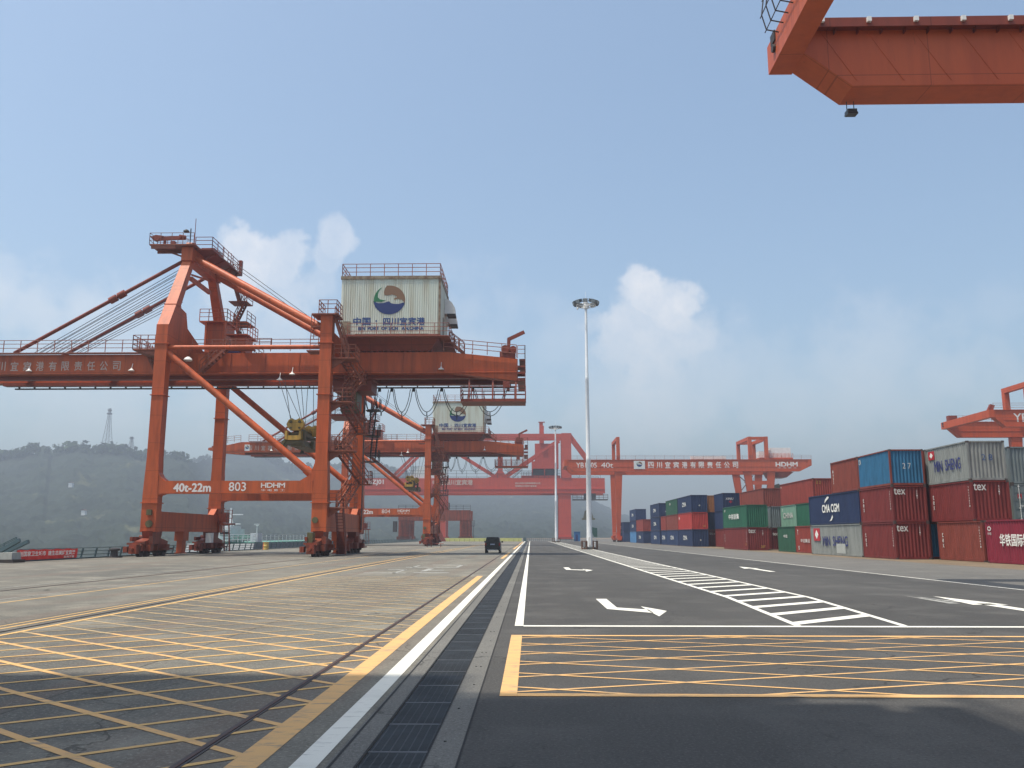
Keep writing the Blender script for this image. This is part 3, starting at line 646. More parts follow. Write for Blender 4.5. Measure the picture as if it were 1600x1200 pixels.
    def corr(ax,a0,a1,c,outv,z0,z1,pitch=.2,dep=.045):
        n=int(round((a1-a0)/pitch)); P=[]
        for i in range(n):
            s=a0+(a1-a0)*i/n; w=(a1-a0)/n
            P+=[(s,0),(s+w*.42,0),(s+w*.5,dep),(s+w*.92,dep)]
        P.append((a1,0)); vs=[];fs=[]
        for s,d in P:
            for z in (z0,z1): vs.append((s,c+outv*d,z) if ax=='x' else (c+outv*d,s,z))
        for i in range(len(P)-1): fs.append((2*i,2*i+2,2*i+3,2*i+1))
        return vs,fs
    hb.add(*corr('x',x0,x1,y0,-1,z0,z1)); hb.add(*corr('x',x0,x1,y1,1,z0,z1)); hb.add(*corr('y',y0,y1,x0,-1,z0,z1)); hb.add(*corr('y',y0,y1,x1,1,z0,z1))
    house=hb.build('machine_house','house',root)
    b=MB(); b.box(x0-.1,x1+.1,y0-.12,y1+.12,z1,z1+.28); b.box(x1-.12,x1+.07,y0-.07,y0+.14,z0,z1-.002); b.build('roof_trim','house_trim',house)
    b=MB(); b.rail([(x0,y0,z1+.28),(x1,y0,z1+.28)],1.15,1.35,.03); b.rail([(x1,y0,z1+.28),(x1,y1,z1+.28)],1.15,1.35,.03); b.rail([(x0,y0,z1+.28),(x0,y1,z1+.28)],1.15,1.35,.03); b.rail([(x0,y1,z1+.28),(x1,y1,z1+.28)],1.15,1.35,.03); b.build('roof_railing','railing',house)
    for yy,zz in ((78.2,22.2),(80.2,21.7)):
        b=MB(); pr=[(0,1.3),(.35,1.25),(.7,.95),(.95,.5),(1.0,.1),(1.0,-.12)]
        vs=[];fs=[]
        for (dx,dz) in pr:
            for dy in (-.55,.55): vs.append((x1+.05+dx,yy+dy,zz+dz))
        for i in range(5): fs.append((2*i,2*i+1,2*i+3,2*i+2))
        inner=[(x1+.05,yy-.55,zz-.12),(x1+.05,yy+.55,zz-.12)]; k=len(vs); vs+=inner; fs.append((10,11,k+1,k)); fs.append(tuple([0,2,4,6,8,10,k])); fs.append(tuple([1,3,5,7,9,11,k+1]))
        b.add(vs,fs); h=b.build('air_hood','white',house)
        b=MB(); b.box(x1+.3,x1+1.08,yy-.57,yy+.57,zz-.3,zz-.12); b.build('hood_louvre','dark',h)
    b=MB(); b.box(x1+.05,x1+.1,76.2,77.2,z0+.2,z0+2.1); b.build('door','house_trim',house)
    b=MB(); b.box(x0+.15,x0+.9,y0-.08,y0-.045,z0+.1,z0+1.2); b.build('door_panel','house_trim',house)
    b=MB(); b.box(x0+1.3,x1-1,y0-.0499,y0-.046,z0+.02,z0+.06); b.build('skirt_line','house_trim',house)
    emblem(-12.55,22.4,1.42,y0-.048,house)
    text('中国',-15.72,-14.2,20.12,20.8,'letter_blue',house,y0-.052,bold=.03)
    text('·',-13.75,-13.6,20.4,20.55,'letter_blue',house,y0-.052)
    text('四川宜宾港',-13.05,-9.35,20.1,20.78,'letter_blue',house,y0-.052,bold=.03)
    text('BIN  PORT  OF SICH   AN,CHINA',-15.25,-9.45,19.6,19.97,'letter_blue',house,y0-.052,bold=.05)
    for o in list(house.children): pass
    b=MB(); b.box(x0-.05,x1+.1,y0-.1,y1+.1,z0-.28,z0-.005); b.build('floor_frame','crane_dark',root)
    b=MB(); b.hexa([(x0+.5,y0+.9,17.95),(x1-.9,y0+.9,17.95),(x1-.9,y1-.9,17.95),(x0+.5,y1-.9,17.95)],[(x0+.1,y0+.1,18.96),(x1-.1,y0+.1,18.96),(x1-.1,y1-.1,18.96),(x0+.1,y1-.1,18.96)])
    for k in range(16): b.box(x0+.6+k*.5,x0+.75+k*.5,y0+.86,y0+1.2,17.86,18.0)
    b.build('house_base','crane_dark',root)
    b=MB(); b.rail([(x0+.8,y0-.75,z0-.25),(x1+.9,y0-.75,z0-.25),(x1+.9,y1,z0-.25)],1.1,1.2,.025); b.box(x0+.8,x1+.9,y0-.8,y0-.1,z0-.33,z0-.27); b.box(x1+.12,x1+.95,y0-.1,y1,z0-.33,z0-.27); b.build('house_walkway','railing',root)
    b=MB(); b.stairs((x1+.7,75.4,z0-.3),(x1+2.1,75.4,17.85),.7,(0,1,0)); b.build('house_stair','stair',root)
    # landside leg: cap platform and zigzag stairs
    b=MB(); b.box(XR-1.2,XR+1.0,YF-.3,YF+1.8,20.0,20.1); b.rail([(XR-.6,YF-.3,20.1),(XR+.9,YF-.3,20.1),(XR+.9,YF+1.8,20.1)],1.15,.7,.03); b.rail([(XR-.6,YF-.3,20.1),(XR-.6,YF+1.8,20.1)],1.15,.7); 
    b.rail([(XR-1.3,YF,17.2),(XR-.6,YF,17.2)],1.0,.6); b.box(XR-1.6,XR-.5,YF,YF+1.4,16.9,17.0); b.box(XR-1.3,XR-.52,YF+.1,YF+1,19.0,19.1); b.rail([(XR-1.3,YF+.1,18.2),(XR-1.3,YF+1,18.2)],1.9,.7)
    b.build('leg_cap_platform','stair',root)
    xs=XR+.6
    fl=[((xs+.5,71.2,3.95),(xs+1.0,74.6,6.1)),((xs+1.7,74.6,6.1),(xs+.2,71.6,8.6)),((xs+.1,71.6,8.6),(xs+.6,74.8,10.6)),((xs+1.3,74.8,10.6),(xs+.3,71.6,12.7)),((xs+.2,71.6,12.7),(xs+1.0,74.2,15.0)),((xs+1.2,73.6,14.9),(xs+.3,71.6,16.4)),((xs+1.2,70.4,16.4),(xs+.0,70.4,19.9))]
    for i,(a,e) in enumerate(fl):
        b=MB(); b.stairs(a,e,.75,(1,0,0) if i<6 else (0,1,0)); b.build('stair_flight','stair',root)
    for z,ya,yb,xa,xb in ((8.6,70.3,71.6,-.1,2.0),(12.7,70.3,71.6,-.1,1.7),(16.4,70.2,71.9,-.3,1.9),(6.1,74.6,75.8,.4,2.6),(10.6,74.8,75.9,0,2.2),(3.95,70.3,71.3,-.05,2.2),(14.95,74.2,75,0,2)):
        b=MB(); b.box(xs+xa,xs+xb,ya,yb,z-.1,z); b.rail([(xs+xb,ya,z),(xs+xb,yb,z)],1.1,.6); b.rail([(xs+max(xa,.1),ya,z),(xs+xb,ya,z)] if ya<72 else [(xs+xa,yb,z),(xs+xb,yb,z)],1.1,.7)
        if ya<72: b.prism([(xs-.1,z-.1),(xs+1.1,z-.1),(xs-.1,z-.9)],'y',ya+.3,ya+.4)
        b.build('stair_landing','stair',root)
    b=MB(); b.box(XR+.55,XR+1.0,84.0,85.0,8.5,15.6); b.rail([(XR+.6,86.0,9.5),(XR+1.9,86.0,9.5)],1.1,.6)
    b.v=[];b.f=[]
    for z in (9.0,11.6,14.2): b.box(XR+.52,XR+1.9,85.6,86.6,z-.1,z); b.rail([(XR+1.9,85.6,z),(XR+1.9,86.6,z)],1.1,.5)
    b.stairs((XR+1.0,86.2,9.0),(XR+1.2,86.2,11.6),.5,(1,0,0)); b.stairs((XR+.8,86.2,11.6),(XR+1.0,86.2,14.2),.5,(1,0,0)); b.beam((XR+.62,84.5,2.2),(XR+.62,84.5,15.9),.1); b.build('rear_leg_ladder','dark',root)
    # operator cabin and trolley
    b=MB(); b.box(-18.4,-14.2,76.3,79.5,15.7,16.6); b.box(-17.9,-14.4,76.4,79.3,14.6,15.7); t=b.build('trolley','crane_dark',root)
    b=MB(); b.prism([(-17.2,14.5),(-15.7,14.5),(-15.7,13.0),(-16.3,12.45),(-17.0,12.45),(-17.2,12.8)],'y',76.6,78.8); cb=b.build('operator_cabin','olive',root)
    b=MB(); b.prism([(-16.9,14.2),(-16.0,14.2),(-16.0,13.1),(-16.9,13.1)],'y',76.56,76.6); b.build('cabin_window','glassd',cb)
    b=MB(); b.box(-18.2,-15.2,75.8,79.2,12.2,12.4); b.rail([(-18.2,75.8,12.4),(-15.3,75.8,12.4)],1,.7); b.build('cabin_platform','crane_dark',cb)
    # spreader and head block
    sp=MB(); cx=-20.3
    def lobe(b,y0,y1,cx,cz,w,h):
        b.prism([(cx-w,cz-.2*h),(cx-w*1.1,cz+.15*h),(cx-w*.85,cz+.75*h),(cx-w*.45,cz+h),(cx-.1*w,cz+.78*h),(cx+.1*w,cz+.78*h),(cx+.45*w,cz+h),(cx+w*.85,cz+.75*h),(cx+w*1.1,cz+.15*h),(cx+w,cz-.2*h),(cx+w*.6,cz-.75*h),(cx-w*.6,cz-.75*h)],'y',y0,y1)
    lobe(sp,75.0,75.5,cx-.5,11.3,.72,.62); lobe(sp,80.0,80.5,cx-.3,11.3,.72,.62); sp.box(cx-.5,cx-.3,75.5,80,11.2,11.4)
    s1=sp.build('head_block','yellow',root)
    b=MB()
    for dx in (-1.1,.0):
        b.tube((cx-.12+dx*.7,74.9,11.6),(cx-.12+dx*.7,74.99,11.6),.13,12); b.tube((cx-.12+dx*.7,74.9,11.05),(cx-.12+dx*.7,74.99,11.05),.1,12)
    b.build('sheave_cap','olive',s1)
    b=MB(); b.box(cx-1.1,cx+.1,75.3,80.3,10.45,10.7); b.box(cx-.75,cx-.25,75.5,80,10.7,11.1)
    for yy in (75.2,80.0):
        b.box(cx-1.3,cx-1.05,yy,yy+.3,9.9,10.7); b.box(cx+.1,cx+.35,yy,yy+.3,9.9,10.9)
    b.build('head_block_frame','olive',s1)
    b=MB(); b.box(cx-1.2,cx+.1,74.7,75.2,9.95,10.35); b.box(cx-1.3,cx-1.1,74.65,75.2,10.0,10.75); b.box(cx-.05,cx+.15,74.65,75.2,10.0,10.75); b.build('spreader_beam','yellow',s1)
    b=MB(); b.box(cx-1.35,cx+.4,74.8,80.8,9.6,9.92); b.prism([(cx-1.4,9.5),(cx-1.75,9.4),(cx-1.5,9.9),(cx-1.1,10.2)],'y',74.7,75.1); b.box(cx+.4,cx+.7,77,80.8,9.4,10.1); b.box(cx-.8,cx+.5,74.9,80.8,9.4,9.59)
    for xx in (cx-1.3,cx+.35):
        for yy in (74.8,80.6): b.prism([(xx-.12,9.6),(xx+.12,9.6),(xx+.2,9.3),(xx-.2,9.3)],'y',yy,yy+.15)
    b.build('spreader_frame','olive',s1)
    for (xa,ya,xe,ye) in [(-23.2,75.6,cx-1.4,75.2),(-22.9,75.6,cx-.6,75.2),(-21.8,75.7,cx-.5,75.2),(-21.2,75.7,cx-.3,75.3),(-21.1,78,cx-.2,78),(-21.0,79.6,cx-.0,80.2),(-20.1,79.6,cx+.3,80.2),(-19.4,79.6,cx+.6,80.2),(-22.6,75.6,cx-1.5,75.2)]:
        b=MB(); b.tube((xa+.5,ya,15.7),(xe+(.5 if ye<76 else -.2),ye,11.8),.028,5); b.build('hoist_rope','rope',s1)
    # lamps under the girders
    for (x,z) in ((-21.2,14.9+.9),(-35.7,15.9+.3),(-45.0,15.9+.3),(-22.3,15.1+.2),(-7.9,15.95+.25)):
        b=MB(); b.lathe((x,74.72,z),[(.05,.26),(.1,.15),(.25,.05),(.27,0)],12); b.beam((x,74.72,z+.2),(x,74.9,z+.7),.04); b.build('floodlight','bulb',root)
    # electrical bits near legs
    b=MB(); b.box(XL-.1,XL+.3,YF-.25,YF-.02,3.3,3.75); b.tube((XL+.1,YF-.1,2.6),(XL+.1,YF-.02,2.6),.3,12); b.build('junction_box','olive',root)
    b=MB(); b.box(XL+.63,XL+1.2,84.6,85.6,2.9,3.9); b.rail([(XL+.62,84.3,2.9),(XL+1.9,84.3,2.9)],1.2,.4); b.box(XL+.6,XL+1.9,84.3,85.4,2.7,2.85); b.stairs((XL+1.3,84.4,.2),(XL+1.1,84.4,2.8),.5,(1,0,0),False); b.build('leg_platform','crane_dark',root)
    b=MB(); b.box(XR+.65,XR+1.35,73.8,74.6,.1,2.0); b.stairs((XR+.9,73.6,.1),(XR+.8,72.4,3.9),.6,(1,0,0)); b.build('ground_ladder_box','crane_dark',root)
    b=MB(); b.box(XR-.55,XR-.1,YF-1.4,YF-.6,1.1,1.9); b.build('control_box','olive',root); b=MB(); b.tube((XR-.3,YF-.1,2.9),(XR-.3,YF,2.9),.25,12); b.build('inspection_cover','olive',root)
    b=MB(); b.box(XL+.8,XL+1.3,80.6,81.3,1.0,1.9); b.build('transformer_box','white',root)
    for x in (XL,XR):
        for y in (YF+.9,YB-1.4): bogie(x,y,root)
    # lettering
    yb=YF-.003
    def lets(num):
        text('40t-22m',-29.2,-26.15,5.2,5.86,'letter_white',root,yb-.0+.015,bold=.05); text(num,-24.65,-23.25,5.25,5.95,'letter_white',root,yb+.015,bold=.015)
        text('HDHM',-22.0,-20.05,5.52,5.9,'letter_white',root,yb+.015,bold=.035,sp=.88); text('华 电 重 工',-22.0,-20.05,5.22,5.4,'letter_white',root,yb+.015)
    lets(number)
    chars='四川宜宾港有限责任公司'
    for i,c in enumerate(chars):
        xx=-37.56-(10-i)*1.165; text(c,xx,xx+.70,16.3,17.12,'letter_dull',root,74.985,bold=.012)
    b=MB(); b.box(-49.8,-48.9,74.96,74.99,16.2,17.3); pn=b.build('emblem_panel','panel',root)
    emblem(-49.35,16.85,.32,74.955,pn)
    done(); return root
sts=crane_sts('803')
def retext(root,old_len_idx=None): pass
c4=copy_tree(sts,(0,73.2,0)); c4['label']='farther orange quay crane standing beyond the nearest one, marked 804'
# renumber the copy: replace the 803 lettering mesh
def renumber(root,num):
    global ORG
    for ch in [o for o in ALL() if o.parent==root and o.name.startswith('lettering')]:
        xs=[v.co.x-24 for v in ch.data.vertices]; zs=[v.co.z for v in ch.data.vertices]
        if abs(min(xs)+24.65)<.02 and min(zs)<6:
            ORG=Vector((-24,78,0)); n=text(num,-24.65,-23.25,5.3,5.95,'letter_white',root,70.012); done()
            bpy.data.objects.remove(ch)
            return
renumber(c4,'804')
c2=copy_tree(sts,(-.7,-74.4,0)); c2['label']='orange quay crane over the photographer, known by the shadow it lays across the foreground'
renumber(c2,'802')

# ---------------------------------------------------------------- yard gantry cranes
def yard_gantry(name,label,matn,Yf,sp,xl,xr,zb,zt,legs,posts,texts,cat='crane',end_z=None,legbase=True,extras=True,group='rail mounted yard gantry cranes',far_w=1.25,ledge=True):
    root=thing(name,((xl+xr)/2,Yf+sp/2,0),label,cat,group)
    ez=end_z or zb+(zt-zb)*.48
    for k,y in enumerate((Yf,Yf+sp)):
        b=MB(); b.prism([(xl+.9,ez),(xl+2.6,zb),(xr-3.2,zb),(xr,ez),(xr,zt),(xl+.9,zt)],'y',y,y+far_w)
        if ledge:
            b.box(xl+.9,xr,y-.12,y-.001,zt-.06,zt+.02); b.box(xl+2.8,xr-3.2,y-.06,y-.001,zb,zb+.08); b.box(xl+2.4,xr-3,y-.05,y-.001,zb+(zt-zb)*.38,zb+(zt-zb)*.38+.06)
        n=int((xr-xl)/3.2)
        for i in range(1,n): x=xl+2.4+i*3.2; 
        b.build('main_girder',matn,root)
        if ledge: b=MB(); b.rail([(xl+.9,y+.1,zt+.02),(xr,y+.1,zt+.02)],1.1,2.6,.025); b.build('girder_railing','railing',root)
    for x in (xl,xr-.9):
        b=MB(); b.box(x,x+.895,Yf-.1,Yf+sp+far_w+.1,ez,zt+.002); b.build('end_beam',matn,root)
        if x==xl:
            b=MB(); b.box(x-.06,x,Yf+sp+.4,Yf+sp+.9,ez+.8,ez+1.2); b.tube((x-.1,Yf+sp+.6,ez+.55),(x,Yf+sp+.6,ez+.55),.16,10); b.build('buffer','dark',root)
    for x in posts:   # portal frames over the girders
        for y in (Yf,Yf+sp):
            b=MB(); b.box(x-.45,x+.45,y+.15,y+far_w-.15,zt+.01,zt+5.3); b.build('portal_post',matn,root)
        b=MB(); b.box(x-.45,x+.45,Yf+.15,Yf+sp+far_w-.15,zt+5.31,zt+6.2); b.build('portal_beam',matn,root)
    if len(posts)>2:
        for y in (Yf+.15,Yf+sp+.15):
            b=MB(); b.box(posts[-2]+.46,posts[-1]-.46,y,y+.9,zt+5.4,zt+6.15); b.build('portal_tie',matn,root)
    for (x,x2) in legs:
        for y in (Yf,Yf+sp):
            b=MB(); yb=y+(.4 if y==Yf else -.4)
            b.hexa([(x2-.45,yb+.2,1.6),(x2+.45,yb+.2,1.6),(x2+.45,yb+1.1,1.6),(x2-.45,yb+1.1,1.6)],[(x-1.0,y+.1,zb-.01),(x+1.0,y+.1,zb-.01),(x+1.0,y+far_w-.1,zb-.01),(x-1.0,y+far_w-.1,zb-.01)]); b.build('leg',matn,root)
            bb=MB(); bb.box(x2-.7,x2+.7,yb-1.6,yb+2.6,.9,1.59); bb.box(x2-.5,x2+.5,yb-2.4,yb+3.4,.45,.9); bg=bb.build('bogie',matn,root)
            for t in (-1.9,-.7,1.7,2.9):
                q=MB(); q.tube((x2-.15,yb+t,.4),(x2+.15,yb+t,.4),.4,16); q.build('wheel','wheel',bg)
        b=MB(); b.box(x2-.4,x2+.4,Yf+2.0,Yf+sp-1.2,1.7,2.6); b.build('sill_beam',matn,root)
    for (s,a,e,z0,z1,mm,bo) in texts:
        if len(s)>8 and ord(s[0])>1000:
            n=len(s); st=(e-a)/n
            for i,c in enumerate(s): text(c,a+i*st,a+i*st+st*.62,z0,z1,mm,root,Yf-.012,bold=bo)
        else: text(s,a,e,z0,z1,mm,root,Yf-.012,bold=bo)
    return root
yb5=yard_gantry('yard_gantry_crane','long red-orange gantry crane marked YB1005 spanning the container stacks far down the yard','rmg',233,13,9.2,75.8,18.75,21.95,[(23.9,23.6),(58.6,60.4),(65.0,63.6)],[23.9,59.6,64.0],
    [('YB1005',12.45,18.0,19.75,21.15,'letter_white',.02),('40t',19.2,22.4,19.75,21.15,'letter_white',.02),('四川宜宾港有限责任公司',31.9,56.9,19.65,21.3,'letter_white',.03),('HDHM',66.2,72.0,20.0,21.2,'letter_white',.06),('华 电 重 工',66.6,71.8,19.5,19.85,'letter_white',0)])
b=MB(); b.box(28.0,31.0,232.9,232.98,19.4,21.6); pn=b.build('emblem_panel','panel',yb5); emblem(29.5,20.7,.75,232.89,pn)
b=MB(); b.box(43.5,53.0,233.4,234.0,22.05,22.9); b.build('cable_housing','white',yb5)
b=MB(); b.box(65.5,71.0,235,240,22.6,25.3); b.box(62.6,64.9,236,239,22.4,24.4); h=b.build('machine_house','white',yb5)
b=MB(); b.box(62.4,71.4,234.6,240.4,22.0,22.6); b.rail([(64,234.6,22.6),(71.4,234.6,22.6)],1.1,1.0,.03); b.build('house_deck','rmg',h)
b=MB(); b.prism([(64.5,18.7),(71.5,18.7),(69.5,17.2),(65.2,17.2)],'y',235,240); b.box(58.5,62.5,235,237,15.9,16.1); b.rail([(58.5,235,16.1),(62.5,235,16.1)],1.0,1.0,.03); b.beam((56.8,235,17.5),(60.5,235,14.0),.2); b.beam((60.5,235,17.8),(57.2,235,13.8),.2); b.build('trolley','crane_dark',yb5)
b=MB(); b.prism([(64.6,14.0),(64.9,15.3),(65.8,15.6),(66.6,15.2),(67.6,15.6),(68.1,15.0),(68.2,13.9),(67.4,13.4),(65.4,13.4)],'y',236,238); s=b.build('spreader','olive',yb5)
b=MB(); b.box(64.3,68.4,235.6,241,12.5,13.3); b.build('spreader_frame','white',s)
b=MB()
for x in (65.2,65.9,66.8,67.6): b.tube((x,237,15.4),(x+.2,237,18),.05,5)
b.build('hoist_rope','white',s)
b=MB(); b.box(58.6,64.5,233.3,234,15.2,16.2); b.build('leg_tie','rmg',yb5)
done()
yb3=yard_gantry('yard_gantry_crane','orange gantry crane at the right edge marked YB10, seen beyond the grey containers','rmg',141,15.2,75.2,112,19.2,22.0,[(88,87),(105,106)],[87.0,91,104],
    [('YB1003',79.2,85.4,20.0,21.4,'letter_white',.02)],end_z=20.75)
b=MB(); b.prism([(75.6,22.0),(76.5,22.0),(76.9,22.9),(76.2,23.1)],'y',142,142.5); b.box(70.5+5,72+5,155,156,22,23); b.build('rope_guide','crane_dark',yb3)
done()
near=yard_gantry('yard_gantry_crane','big red gantry girder overhead at the top right corner, seen from below','near',29.5-13.2,13.2,9.35,60,18.0,20.5,[(26,25.2),(52,53)],[26,48,53],[],end_z=19.35,far_w=1.45,ledge=False)
# walkway ledge and brackets on the front face of the rear girder
b=MB(); b.box(10.3,60,29.17,29.495,20.22,20.30); b.box(10.3,60,29.12,29.168,20.16,20.52)
for i in range(40): b.box(10.5+i*.86,10.53+i*.86,29.3,29.495,20.05,20.21)
wk=b.build('ledge','crane_dark',near)
for i in range(14):
    b=MB(); b.box(10.75+i*1.72,10.90+i*1.72,29.0,29.118,20.3,20.48); b.build('ledge_lamp','bulb',wk)
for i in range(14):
    b=MB(); x=10.9+i*1.72; b.prism([(x,20.15),(x+.05,20.15),(x+1.25,18.2),(x+1.2,18.2)],'y',29.483,29.498); b.build('bracket_shadow_strip','near',near)  # raised slanted strips shaped as the shadow lines of the ledge brackets
b=MB(); b.box(12.1,12.45,30.5,30.85,17.5,17.62); b.beam((12.14,30.7,17.5),(12.14,30.7,18.0),.025); b.beam((12.41,30.7,17.5),(12.41,30.7,18.0),.025); b.prism([(30.5,17.5),(30.85,17.5),(30.8,17.42),(30.45,17.4)],'x',12.08,12.47); b.build('floodlight','lamp',near)
b=MB()
for i in range(8): 
    y=29.5-.6*i; b.path([(9.35,y,20.2),(8.9,y,20.3),(8.75,y,20.9),(8.85,y,21.6),(9.35,y,21.7)],.025,5)
for z,x in ((20.3,8.9),(20.9,8.75),(21.6,8.85)): b.tube((x,20,z),(x,29.7,z),.02,5)
b.build('ladder_cage','dark',near)
done()
# red rail crane far down the quay with tied arch truss
root=thing('portal_truss_crane',(-11,375,0),'far dark red portal crane marked YBZJ01 with a triangulated truss','crane')
for k,y in enumerate((370,380)):
    b=MB(); b.box(-76,31.9,y,y+1.6,19.5 if k==0 else 19.2,26.0); 
    if k==0: b.box(-76,31.9,y-.3,y,21.2,21.6); b.box(-76,31.9,y-.3,y,19.5,20.0)
    b.build('main_girder','ybz',root)
    b=MB(); b.box(-44,18,y+.2,y+1.4,43.4,45.2); b.build('top_chord','ybz',root)
    for (a,e) in (((-60.3,26),(-42.5,43.6)),((-13.8,26),(-42.5,43.8)),((-12.2,26),(13,43)),((17.6,44.3),(25.5,33.5))):
        b=MB(); b.beam((a[0],y+.8,a[1]),(e[0],y+.8,e[1]),1.15); b.build('truss_diagonal','ybz',root)
    b=MB(); b.prism([(-19,26),(-8,26),(-10.5,27.2),(-12.2,29.5),(-12.2,38),(-14,38),(-14,29.5),(-15.5,27.2)],'y',y+.3,y+1.3); b.build('truss_post','ybz',root)
    b=MB(); b.rail([(-76,y,26.05),(30,y,26.05)],3.2 if k==0 else 1.2,4.5,.06,(.6,1)); b.build('girder_railing','dark',root)
    for (x0,x1) in ((12.0,17.3),(-39.2,-36.2)):
        b=MB(); b.box(x0,x1,y+.1,y+1.6,1.2,19.3 if k else 19.4); b.box(x0-.5,x1+.5,y-.6,y+2.2,.2,1.19)
        if x0>0: b.box(x0+1.5,x1+.4,y-.2,y+1.0,26.05,45.4)
        b.build('leg','ybz',root)
b=MB(); b.prism([(.6,30.4),(12.3,30.4),(12.3,41.3),(2.0,41.3),(2.0,33.6),(.6,33.6)],'y',374,378); b.box(.6,1.0,374,375,26.05,30.4); b.box(6,6.4,374,375,26.05,30.4); b.box(-4,13,374,378,26.05,27.4); hh=b.build('machine_room','ybz',root)
b=MB(); b.box(1.0,12.0,376,377.5,27.4,30.3); b.rail([(-4,373.8,27.4),(.6,373.8,27.4)],1.6,1.2,.08); b.stairs((-8,375,26.0),(-3.5,375,30.0),1,(0,1,0)); b.build('machine_bay','dark',hh)
b=MB(); b.prism([(-42.5,31.5),(-41,31.5),(-41,42),(-42.5,42)],'y',372,376); b.box(-52,-36,371,377,24,31.3); b.build('white_cabin','panel',root)
b=MB(); b.box(4.0,6.0,373,375,41.3,49); b.box(4.0,5.6,373,375,49,50.6); b.box(3.6,6.4,372.8,375.2,50.6,50.8); b.build('mast','ybz',root)
b=MB(); b.rail([(18,369,17),(33,369,17)],2,2,.08); b.box(18,33,369,374,16.6,17); b.box(23,28,370,374,17,19.4); b.build('hanging_platform','dark',root)
b=MB(); b.tube((24,371,12),(24,371,17),.07,5); b.tube((25,371,12),(25,371,17),.07,5); b.prism([(22.6,9),(23.2,12),(24.6,12.8),(26,12),(26.8,9)],'y',370,373); b.box(22,27.4,369,374,8.3,9); b.build('spreader','olive',root)
for i,(s,a,e,z0,z1) in enumerate([('YBZJ01',-71.5,-63.2,23.0,25.4),('中国·四川宜宾港',-42.0,-24.8,23.1,25.3)]):
    text(s,a,e,z0,z1,'letter_white' if i==0 else 'letter_dull',root,369.65,bold=.03)
text('责任公司四川宜宾港有限责任公司',-6.5,4.2,23.4,24.2,'letter_dull',root,369.65,bold=.03); text('有限责任公司四川宜宾港',-6.5,2.6,22.2,23.0,'letter_dull',root,369.65,bold=.03)
done()
# low portal between
root=thing('low_portal',(-30.6,277,0),'low red-brown portal frame standing behind the second quay crane','gantry')
for y in (277,287):
    b=MB(); b.box(-42.3,-19.2,y,y+1.4,6.5,9.7); b.build('cross_beam','crane_dark' if y>280 else 'bogie_paint',root)
    for x0,x1 in ((-42.2,-38.6),(-22.6,-19.4)):
        b=MB(); b.box(x0,x1,y+.1,y+1.3,1.4,6.49); b.box(x0-.3,x1+.3,y-1.5,y+2.5,.3,1.39)
        for q in range(5): b.box(x0+.2+q*.1,x1-.3,y-.15,y+.05,1.6+q*1.0,1.75+q*1.0)
        b.build('leg','bogie_paint',root)
b=MB(); b.rail([(-42.3,277,9.7),(-19.2,277,9.7)],1.6,2.2,.05); b.build('railing','dark',root)
b=MB(); b.box(-18.9,-17.8,277,278.2,4.6,4.8); b.rail([(-18.9,277,4.8),(-17.8,277,4.8)],1.6,.5,.05); b.beam((-18.2,277,.3),(-18.2,277,4.6),.15); b.box(-44,-42.8,277,278.5,2.8,6.2); b.beam((-31,277,9.7),(-31,277,16.0),.15); b.box(-31.4,-27.2,277,277.5,15.7,16.1); b.build('access_ladder','dark',root)
done()
root=thing('grab_bucket',(-26.8,250,0),'folded dark red grab standing on the quay right of the second crane base','grab')
b=MB(); b.beam((-28.4,250,.3),(-26.8,250,3.9),.5,.5); b.beam((-24.8,250,.3),(-26.5,250,3.9),.45,.5); b.build('arm','crane_dark',root)
b=MB(); b.prism([(-29.2,.05),(-24.2,.05),(-25.2,1.6),(-26.4,2.4),(-28.2,1.6)],'y',249.4,250.8); b.tube((-26.6,249.6,4.0),(-26.6,250.4,4.0),.5,10); b.build('shell','crane_dark',root)
done()

